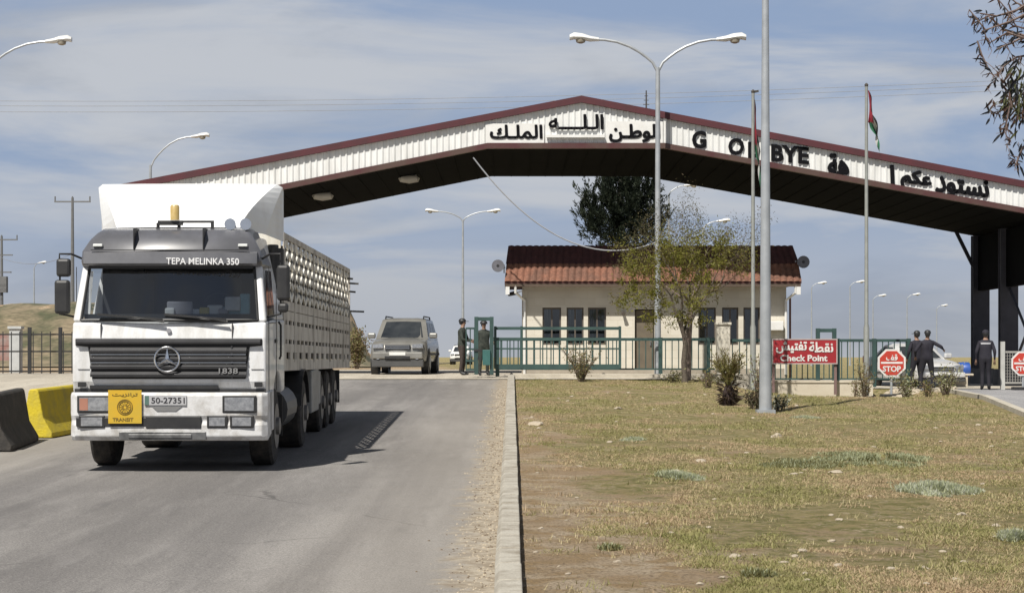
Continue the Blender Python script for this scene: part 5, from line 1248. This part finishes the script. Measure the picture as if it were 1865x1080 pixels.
# dark conifer behind the guardhouse
random.seed(11)
D = 84; X0 = PX(1130, D); g = 1.4
r = empty('conifer_tree', (X0, D, g), 'dense dark evergreen tree rising behind the guardhouse roof', 'tree')
b = MB(); b.tube([(0, 0, 0), (.05, 0, 3), (0, 0, 6), (0, 0, 9)], [.28, .22, .15, .05], 8); b.build('trunk', barkm, r, smooth=True)
b = MB()
blobs = [(1135, 405, 40, 1), (1128, 360, 38, 1), (1140, 330, 32, .9), (1160, 365, 34, .9), (1165, 410, 34, 1), (1100, 405, 30, .9), (1100, 440, 34, 1), (1150, 440, 36, 1), (1110, 340, 22, .5), (1075, 375, 12, .5), (1070, 398, 14, .7), (1078, 425, 18, .8), (1182, 340, 18, .6), (1180, 385, 26, .8), (1125, 300, 24, .6), (1206, 392, 9, .6), (1205, 403, 8, .5), (1192, 430, 18, .6), (1150, 290, 18, .5), (1065, 362, 7, .5)]
for px_, py_, rr, dn in blobs:
    c = Vector((PX(px_, D)-X0, random.uniform(-.6, .6), PZ(py_, D)-g)); R0 = rr/45.2
    for q in range(int(62*dn*(rr/35)**2)+3):
        v = rv(.5)*R0
        if v.length > 1.4*R0: continue
        mi = 0 if random.random() < .7 else 1; ax = v.normalized()*.8+Vector((0, 0, 1.0))+rv(.25)
        for k in range(48):
            u = random.random(); leaf(b, c+v+ax*u*.45+rv(.07*(1.2-u)), ax+rv(.6), random.uniform(.10, .22), random.uniform(.03, .05), mi if random.random() < .85 else 1-mi)
for px_, py_, w_, h_ in ((1068, 352, 5, 26), (1060, 372, 6, 22), (1083, 360, 6, 34), (1100, 330, 7, 40), (1118, 300, 8, 40), (1140, 285, 8, 50), (1160, 300, 7, 50), (1180, 318, 6, 46), (1195, 330, 5, 40), (1196, 360, 6, 34), (1074, 392, 7, 30), (1200, 385, 7, 26), (1112, 318, 6, 46), (1190, 300, 4, 50)):
    for k in range(260):
        t_ = random.random(); c = Vector((PX(px_+random.gauss(0, w_*.45*(.25+t_)), D)-X0, random.gauss(0, .15), PZ(py_+t_*h_, D)-g)); leaf(b, c, Vector((random.gauss(0, .35), random.gauss(0, .3), 1)), random.uniform(.14, .3), random.uniform(.03, .05), 0 if random.random() < .7 else 1)
b.build('foliage', [leafmat('conifer_needle', (.030, .040, .026), (.016, .024, .016)), leafmat('conifer_tip', (.055, .068, .04), (.03, .04, .025))], r)
# shrubs
def shrub(px_, D, w_, hgt, label, m, n=260, stems=14, lw=.03, ll=.08, core=None, grp='shrubs on the grass verge', zb=None, name='shrub', dense=1.0):
    X = PX(px_, D); r = empty(name, (X, D, (Hb(X, D) if zb is None else zb)), label, 'shrub', grp)
    b = MB(); f = MB()
    for k in range(stems):
        a = random.uniform(0, 2*pi); lean = random.uniform(.05, 1)*w_/2; h_ = hgt*random.uniform(.55, 1.0)
        p0 = Vector((cos(a)*.05, sin(a)*.05, -.03)); p3 = Vector((cos(a)*lean, sin(a)*lean*.8, h_)); p1 = p0.lerp(p3, .4)+Vector((0, 0, .15*h_)); p2 = p0.lerp(p3, .75)+rv(.03)
        b.tube([p0, p1, p2, p3], [.014, .011, .008, .004], 5, cap=False)
        for q in range(int(n/stems)):
            t_ = random.uniform(.25, 1.05); c = p0.lerp(p1, t_*2) if t_ < .5 else p1.lerp(p3, (t_-.5)*2)
            leaf(f, c+rv(.045*w_+.02), rv()+Vector((0, 0, .5)), ll*random.uniform(.6, 1.3), lw*random.uniform(.7, 1.3), 0 if random.random() < .6 else 1)
    b.build('stems', mat('stem_brown', (.13, .10, .07), .9), r); f.build('leaves', m, r); return r
olive = [leafmat('olive_leaf', (.20, .20, .075), (.25, .22, .10)), leafmat('brown_leaf', (.30, .21, .13), (.20, .15, .09))]
greyg = [leafmat('grey_green_leaf', (.52, .54, .36), (.38, .41, .24)), leafmat('pale_grey_leaf', (.62, .63, .55), (.42, .44, .34))]
dark = [leafmat('dark_leaf', (.10, .105, .05), (.06, .06, .035)), leafmat('dark_brown_leaf', (.11, .08, .055), (.06, .045, .03))]
random.seed(3)
shrub(1058, 60.5, 1.35, 1.05, 'olive shrub in front of the sliding gate', olive, 900, 26)
shrub(1575, 59.5, 1.1, 1.2, 'thin shrub left of the stop sign', olive, 520, 14)
shrub(1560, 61.3, .4, .7, 'sparse twiggy shrub beside the retaining wall', olive, 160, 9)
shrub(1652, 57.5, 1.1, .85, 'low bushy shrub in front of the two officers', [olive[0], greyg[0]], 520, 16)
shrub(1722, 55.5, 1.1, .78, 'low shrub at the edge of the side road', [olive[0], greyg[0]], 480, 16)
shrub(1690, 56.5, .5, .45, 'small low shrub between the two roadside shrubs', olive, 240, 10)
shrub(1376, 43.8, .7, .42, 'dark brown weed clump left of the tall lamp post foot', dark, 420, 18)
shrub(1417, 43.2, .55, .28, 'grey weed clump right of the tall lamp post foot', [dark[0], greyg[1]], 300, 14)
shrub(1385, 46, .55, 1.15, 'tall grey twiggy weed climbing beside the tall lamp post', [greyg[0], olive[1]], 300, 14)
shrub(1290, 56, .6, .5, 'small olive shrub left of the young palm', olive, 260, 12)
shrub(1228, 59.5, .7, .35, 'low weeds around the tree trunk', [olive[0], dark[0]], 300, 12)
shrub(650, 100, 1.6, 2.0, 'brown bushy shrub behind the trailer tail', olive, 1500, 40, .06, .16, grp='bushes behind the road', zb=1.4)
# young palm-like plant
D = 45.5; X0 = PX(1327, D); r = empty('young_palm', (X0, D, Hb(X0, D)), 'spiky young palm with dark shaggy base on the grass', 'plant')
random.seed(9)
b = MB(); b.tube([(0, 0, -.03), (0, 0, .08), (.0, 0, .3), (0, 0, .45)], [.13, .15, .13, .07], 12); b.build('trunk', mat('palm_trunk', (.035, .022, .02), .95, bump=1, bs=20), r)
b = MB()
for k in range(210):                                        # shaggy scales
    a = random.uniform(0, 2*pi); z = random.uniform(0, .45); rr = .12
    leaf(b, Vector((cos(a)*rr, sin(a)*rr, z)), Vector((cos(a), sin(a), random.uniform(-.6, 1.2))), random.uniform(.10, .24), .035)
b.build('leaf_bases', dark[1], r)
b = MB()
for k in range(46):
    a = random.uniform(0, 2*pi); ln = random.uniform(.3, 1.0); h_ = random.uniform(.05, .85); c0 = Vector((0, 0, .42)); c1 = c0+Vector((cos(a)*ln*.45, sin(a)*ln*.45, h_)); mid = c0.lerp(c1, .5)+Vector((0, 0, .1))
    b.tube([c0, mid, c1], [.012, .009, .003], 5, cap=False)
    for q in range(22):
        t_ = random.uniform(.25, 1); c = c0.lerp(mid, t_*2) if t_ < .5 else mid.lerp(c1, t_*2-1)
        leaf(b, c, (c1-c0).normalized()*.8+rv(.6), random.uniform(.08, .17), .022, random.randint(0, 1))
b.build('fronds', [leafmat('palm_leaf', (.27, .26, .09), (.22, .19, .08)), leafmat('palm_leaf_dark', (.13, .11, .045), (.16, .11, .05))], r)
# eucalyptus at the right edge: trunk outside the frame, boughs hanging into it
random.seed(31)
D = 19.0; r = empty('eucalyptus_tree', (6.4, 19.3, H(6.4, 19.3)), 'long-leaved tree whose boughs hang into the top right corner', 'tree')
def L_(px_, py_, dd=0): v = P(px_, py_, D+dd); return v-Vector(r.location)
b = MB()
b.tube([(0, 0, -.2), (0, 0, 1.5), (-.15, 0, 3.2), (-.5, -.1, 4.6), (-.9, -.2, 5.4)], [.2, .16, .13, .1, .06], 10)
boughs = [[(2100, 60), (1980, 20), (1900, 10), (1840, 40), (1795, 55), (1765, 18)], [(2000, -40), (1900, -10), (1850, 20), (1815, 30), (1785, 25)], [(2080, 90), (1950, 60), (1880, 70), (1830, 55), (1800, 30), (1770, 45)],
          [(2100, 200), (1960, 150), (1880, 100), (1850, 105), (1830, 120), (1810, 150)], [(2000, 120), (1900, 90), (1865, 70), (1835, 60), (1800, 80), (1790, 50)], [(1940, 20), (1880, 60), (1840, 80), (1815, 90)],
          [(1960, 150), (1900, 165), (1865, 170), (1840, 190), (1815, 208), (1800, 200)], [(1780, 75), (1788, 100), (1800, 125), (1815, 145)], [(1840, 190), (1835, 215), (1830, 240), (1840, 265)], [(1960, 220), (1900, 240), (1862, 270), (1850, 300), (1845, 290)],
          [(2050, 40), (1930, 90), (1880, 130), (1845, 150), (1830, 180)], [(1900, 30), (1850, 5), (1820, -20)], [(1900, 70), (1870, 40), (1862, 0)], [(1890, 60), (1850, 48), (1835, 20), (1810, -10)]]
ends = []
for bo_ in boughs:
    dd = random.uniform(-.35, .35); pts = [L_(x, y, dd) for x, y in bo_]; n = len(pts); r0_ = .015 if bo_[0][0] > 1930 else .006
    b.tube(pts, [r0_*(1-k/n)+.003 for k in range(n)], 6); ends.append((pts, dd))
    for k in range(2, n):                                   # twigs
        for q in range(4):
            t0 = pts[k-1].lerp(pts[k], random.random()); e1 = t0+rv(.035)+Vector((-.01, 0, -.02)); e2 = e1+rv(.03)+Vector((0, 0, -.04)); b.tube([t0, e1, e2], [.0045, .003, .002], 4)
b.build('trunk', mat('euc_bark', (.10, .065, .055), .8, col2=(.2, .15, .13), vs=10), r, smooth=True)
b = MB()
def longleaf(b, c, d, l, w_, m):
    d = d.normalized(); n = d.cross(Vector((0, 1, 0))+rv(.5)).normalized(); k = d.cross(n)*l*.12
    b.add([c, c+d*l*.3+n*w_/2+k, c+d*l*.7+n*w_/2.4+k, c+d*l, c+d*l*.7-n*w_/2.4+k, c+d*l*.3-n*w_/2+k], [(0, 1, 2, 3, 4, 5)], m)
for x, y, n, s_ in ((1845, 160, 60, 28), (1862, 190, 60, 24), (1855, 130, 34, 22), (1835, 185, 20, 20), (1850, 228, 14, 14), (1862, 260, 12, 14)):
    for k in range(n):
        longleaf(b, L_(x+random.gauss(0, s_*.6), y+random.gauss(0, s_*.6), random.gauss(0, .15)), Vector((random.gauss(-.2, .6), random.gauss(0, .4), -1)), random.uniform(.06, .15), random.uniform(.016, .026), random.choice((0, 1, 2)))
for x, y, dx, dy_, l_ in ((1796, 186, .35, -1, .11), (1803, 215, -.35, -.6, .08), (1822, 225, .1, -1, .13), (1832, 222, -.35, -1, .14), (1824, 243, -.8, -.9, .13), (1810, 150, .2, -.6, .06), (1850, 290, -.7, -.8, .12), (1853, 285, .1, -1, .2), (1856, 300, .4, -1, .14), (1770, 50, .5, -.7, .08), (1800, 55, -.8, -.6, .08), (1790, 20, -1, -.1, .09), (1778, 33, -.9, .1, .08), (1815, 60, .4, -.8, .1), (1838, 270, .5, -.9, .12)):
    longleaf(b, L_(x, y), Vector((dx, 0, dy_)), l_, .022, 1)
for pts, dd in ends:
    for k in range(1, len(pts)):
        for q in range(6): longleaf(b, pts[k-1].lerp(pts[k], random.random()), Vector((random.gauss(-.4, .6), random.gauss(0, .4), random.gauss(-.5, .6))), random.uniform(.04, .11), .016, random.choice((1, 2)))
b.build('foliage', [leafmat('euc_green', (.16, .17, .08), (.10, .11, .05)), leafmat('euc_dark', (.04, .045, .05), (.03, .03, .035)), leafmat('euc_brown', (.13, .075, .055), (.08, .05, .04))], r)
# ------------------------------------------------------------------ grass cover
random.seed(17)
def in_road(x, y): return x > redge(y)-.3
b = MB(); cnt = 0
for k in range(150000):
    # sample evenly in image space-ish: density falls with distance
    y = 14.5*math.exp(random.random()*math.log(63/14.5)); x = random.uniform(.12, .252*y)
    if in_road(x, y) or y > 63.2: continue
    dens = noise.noise(Vector((x*.55, y*.35, 1.5)))+.6*noise.noise(Vector((x*1.7, y*1.1, 7)))
    bias = sm(x+.055*y, .8, 3.2)*.6-.42
    if dens+.35*noise.noise(Vector((x*4, y*2.4, 30)))+bias < random.uniform(-.22, .20): continue
    z = Hb(x, y)-.005; kind = noise.noise(Vector((x*.8, y*.5, 20)))+random.gauss(0, .25)
    mi = 0 if kind > .20 else (1 if kind > -.14 else 2)
    hh = random.uniform(.012, .045)*(1+.014*y)*(.7 if mi else 1)*(2.0 if random.random() < .05 else 1)
    for q in range(random.randint(3, 5)):
        a = random.uniform(0, 2*pi); d = Vector((cos(a)*.9, sin(a)*.9, random.uniform(.15, 1.0))).normalized(); n = Vector((-sin(a), cos(a), 0))*random.uniform(.003, .006)*(1+.02*y)
        p = Vector((x+random.gauss(0, .025), y+random.gauss(0, .04), z)); b.add([p-n, p+n, p+d*hh], [(0, 1, 2)], mi)
for k in range(420):                                        # taller straw clumps
    y = 14.5*math.exp(random.random()*math.log(60/14.5)); x = random.uniform(.15, .25*y)
    if in_road(x, y) or noise.noise(Vector((x*.7, y*.4, 9))) < -.05: continue
    z = Hb(x, y); mi = random.choice((0, 1, 1, 2)); R1 = random.uniform(.05, .16)
    for q in range(random.randint(18, 45)):
        a = random.uniform(0, 2*pi); d = Vector((cos(a)*.7, sin(a)*.7, random.uniform(.4, 1.3))).normalized(); n = Vector((-sin(a), cos(a), 0))*random.uniform(.003, .006)*(1+.02*y)
        p = Vector((x+random.gauss(0, R1), y+random.gauss(0, R1*1.3), z-.01)); b.add([p-n, p+n, p+d*random.uniform(.03, .095)], [(0, 1, 2)], mi)
gr_ = b.build('grass', [leafmat('grass_green', (.27, .27, .10), (.38, .34, .16)), leafmat('grass_dry', (.56, .48, .28), (.44, .37, .20)), leafmat('grass_brown', (.46, .34, .21), (.54, .42, .27))])
tag(gr_, kind='stuff')
# silvery weed patches
def weeds(px_, py_, wpx, label, n, hgt, mats):
    n = int(n*2.6)
    s_ = (py_-568)/2.04; D = F/s_; X = PX(px_, D); r_ = wpx/2/s_
    b = MB()
    for k in range(n):
        a = random.uniform(0, 2*pi); q = sqrt(random.random()); q *= random.uniform(.75, 1.25); x = cos(a)*q*r_*1.15; y = sin(a)*q*min(r_*1.6, 1.7)
        if noise.noise(Vector((x*2.6+px_, y*1.6, 0)))+.5*noise.noise(Vector((x*7+px_, y*4, 5))) < -.30+.75*q**2: continue
        z = Hb(X+x, D+y)-H(X, D)
        hh = hgt*random.uniform(.3, 1.0)*max(.25, 1.1-q*.7)
        for j in range(4):
            aa = random.uniform(0, 2*pi); d = Vector((cos(aa)*.7, sin(aa)*.7, random.uniform(.6, 1.5))).normalized()
            n_ = Vector((-sin(aa), cos(aa), 0))*random.uniform(.004, .008); p = Vector((x+random.gauss(0, .02), y+random.gauss(0, .02), z-.01))
            m_ = p+d*hh*.55; b.add([p-n_*.6, p+n_*.6, m_+n_, p+d*hh+rv(.01), m_-n_], [(0, 1, 2, 3, 4)], random.choice((0, 0, 1)))
    o = b.build('weed_patch', mats, loc=(X, D, H(X, D))); tag(o, label, 'weeds', 'grey-green weed patches')
weeds(1228, 872, 95, 'round grey-green weed patch with a pale stone, left of the others', 900, .14, greyg)
weeds(1460, 845, 170, 'long green weed patch, left half of the long strip', 1500, .12, [olive[0], greyg[0]])
weeds(1590, 838, 230, 'long grey-green weed patch, right half of the long strip', 2200, .13, [greyg[0], olive[0]])
weeds(1700, 892, 170, 'dense silvery weed patch right of the long strip', 2200, .16, greyg)
weeds(1850, 985, 70, 'grey-green weed patch at the right edge', 500, .14, greyg)
weeds(1465, 762, 60, 'flat silvery weed patch right of the tall lamp post', 350, .10, greyg)
weeds(1380, 1050, 70, 'green weed patch at the bottom of the photo', 500, .10, [olive[0], greyg[0]])
weeds(1150, 800, 60, 'grey-green weed tuft left of the tall lamp post, nearer the kerb', 260, .10, greyg)
weeds(1110, 1000, 60, 'small green weed tuft among bare soil', 260, .09, [olive[0], greyg[0]])
random.seed(77); b = MB()                                    # loose grit on the sand beside the kerb
for k in range(1500):
    y = 14.5*math.exp(random.random()*math.log(55/14.5)); x = -.14-abs(random.gauss(0, .17)); r_ = random.uniform(.003, .011)*(1+.02*y); z = H(x, y)+.012
    c = [Vector((x+r_*random.uniform(.7, 1.2)*cos(t), y+r_*1.2*sin(t), z)) for t in (0, 1.6, 3.1, 4.6)]
    b.add(c+[Vector((x, y, z+r_*.8))], [(0, 1, 4), (1, 2, 4), (2, 3, 4), (3, 0, 4)], random.choice((0, 0, 1)))
tag(b.build('gravel', [mat('grit_pale', (.46, .39, .29), .9), mat('grit_dark', (.16, .12, .08), .9)]), kind='stuff')
# stones
random.seed(41)
stm = mat('pale_stone', (.48, .42, .33), .9, col2=(.36, .30, .22), vs=9, bump=.5, bs=20)
protos = []
for k in range(4):
    bm = bmesh.new(); bmesh.ops.create_icosphere(bm, subdivisions=2, radius=1)
    for v in bm.verts: v.co *= 1+.35*noise.noise(v.co*1.3+Vector((k*7, 0, 0)))+.12*noise.noise(v.co*4+Vector((k*3, 1, 0))); v.co.z *= .55
    me = bpy.data.meshes.new('stone'); bm.to_mesh(me); bm.free(); me.materials.append(stm); protos.append(me)
def stone_at(px_, py_, wpx, label, flat=.5, D=None, z=None):
    if D is None: s_ = (py_-568)/2.04; D = F/s_
    X = PX(px_, D); o = bpy.data.objects.new('stone', random.choice(protos)); COL.objects.link(o); w_ = wpx*D/F/2
    o.scale = (w_, w_*random.uniform(.7, 1), w_*flat/.55*random.uniform(.8, 1)); o.rotation_euler = (random.uniform(-.2, .2), random.uniform(-.2, .2), random.uniform(0, 6))
    o.location = (X, D, (Hb(X, D) if z is None else z)+w_*.08); tag(o, label, 'stone', 'pale stones on the verge'); return o
for a in ((975, 774, 36, 'large flat pale stone near the kerb', .3), (1232, 862, 20, 'white stone inside the round weed patch', .7), (1126, 745, 18, 'pale stone on the grass left of the young palm'), (1338, 1012, 30, 'pale flat stone at the bottom of the verge', .4),
          (1752, 935, 20, 'rounded pale stone at the right, upper of the pair'), (1815, 957, 20, 'rounded pale stone at the right edge, lower of the pair'), (1415, 795, 22, 'pale stone below the tall lamp post', .6), (1523, 862, 28, 'flat white stone under the long weed strip', .35),
          (1470, 1080-20, 16, 'brown stone in the bottom middle of the verge', .5), (1445, 866, 18, 'small flat stone left of the long weed strip', .3), (1278, 840, 22, 'pale stone right of the round weed patch', .4), (1330, 845, 12, 'small pale stone between the weed patches', .4), (1180, 676, 26, 'pale stone lying against the low wall', .6),):
    stone_at(*a)
for k in range(90):
    py_ = 715+355*random.random()**1.3; px_ = random.uniform(960, 1850)
    if py_ < 760 and px_ > 1500: continue
    stone_at(px_, py_, random.uniform(6, 14)*(.7+(py_-700)/500), 'small pale stone lying in the thin grass', .5)
for k in range(34):                                           # rubble at the wall end
    D = random.uniform(58.5, 62.6); px_ = random.uniform(1560, 1735)
    stone_at(px_, 0, random.uniform(14, 44), 'pale rubble lump at the end of the retaining wall', .6, D=D)['group'] = 'rubble at the wall end'
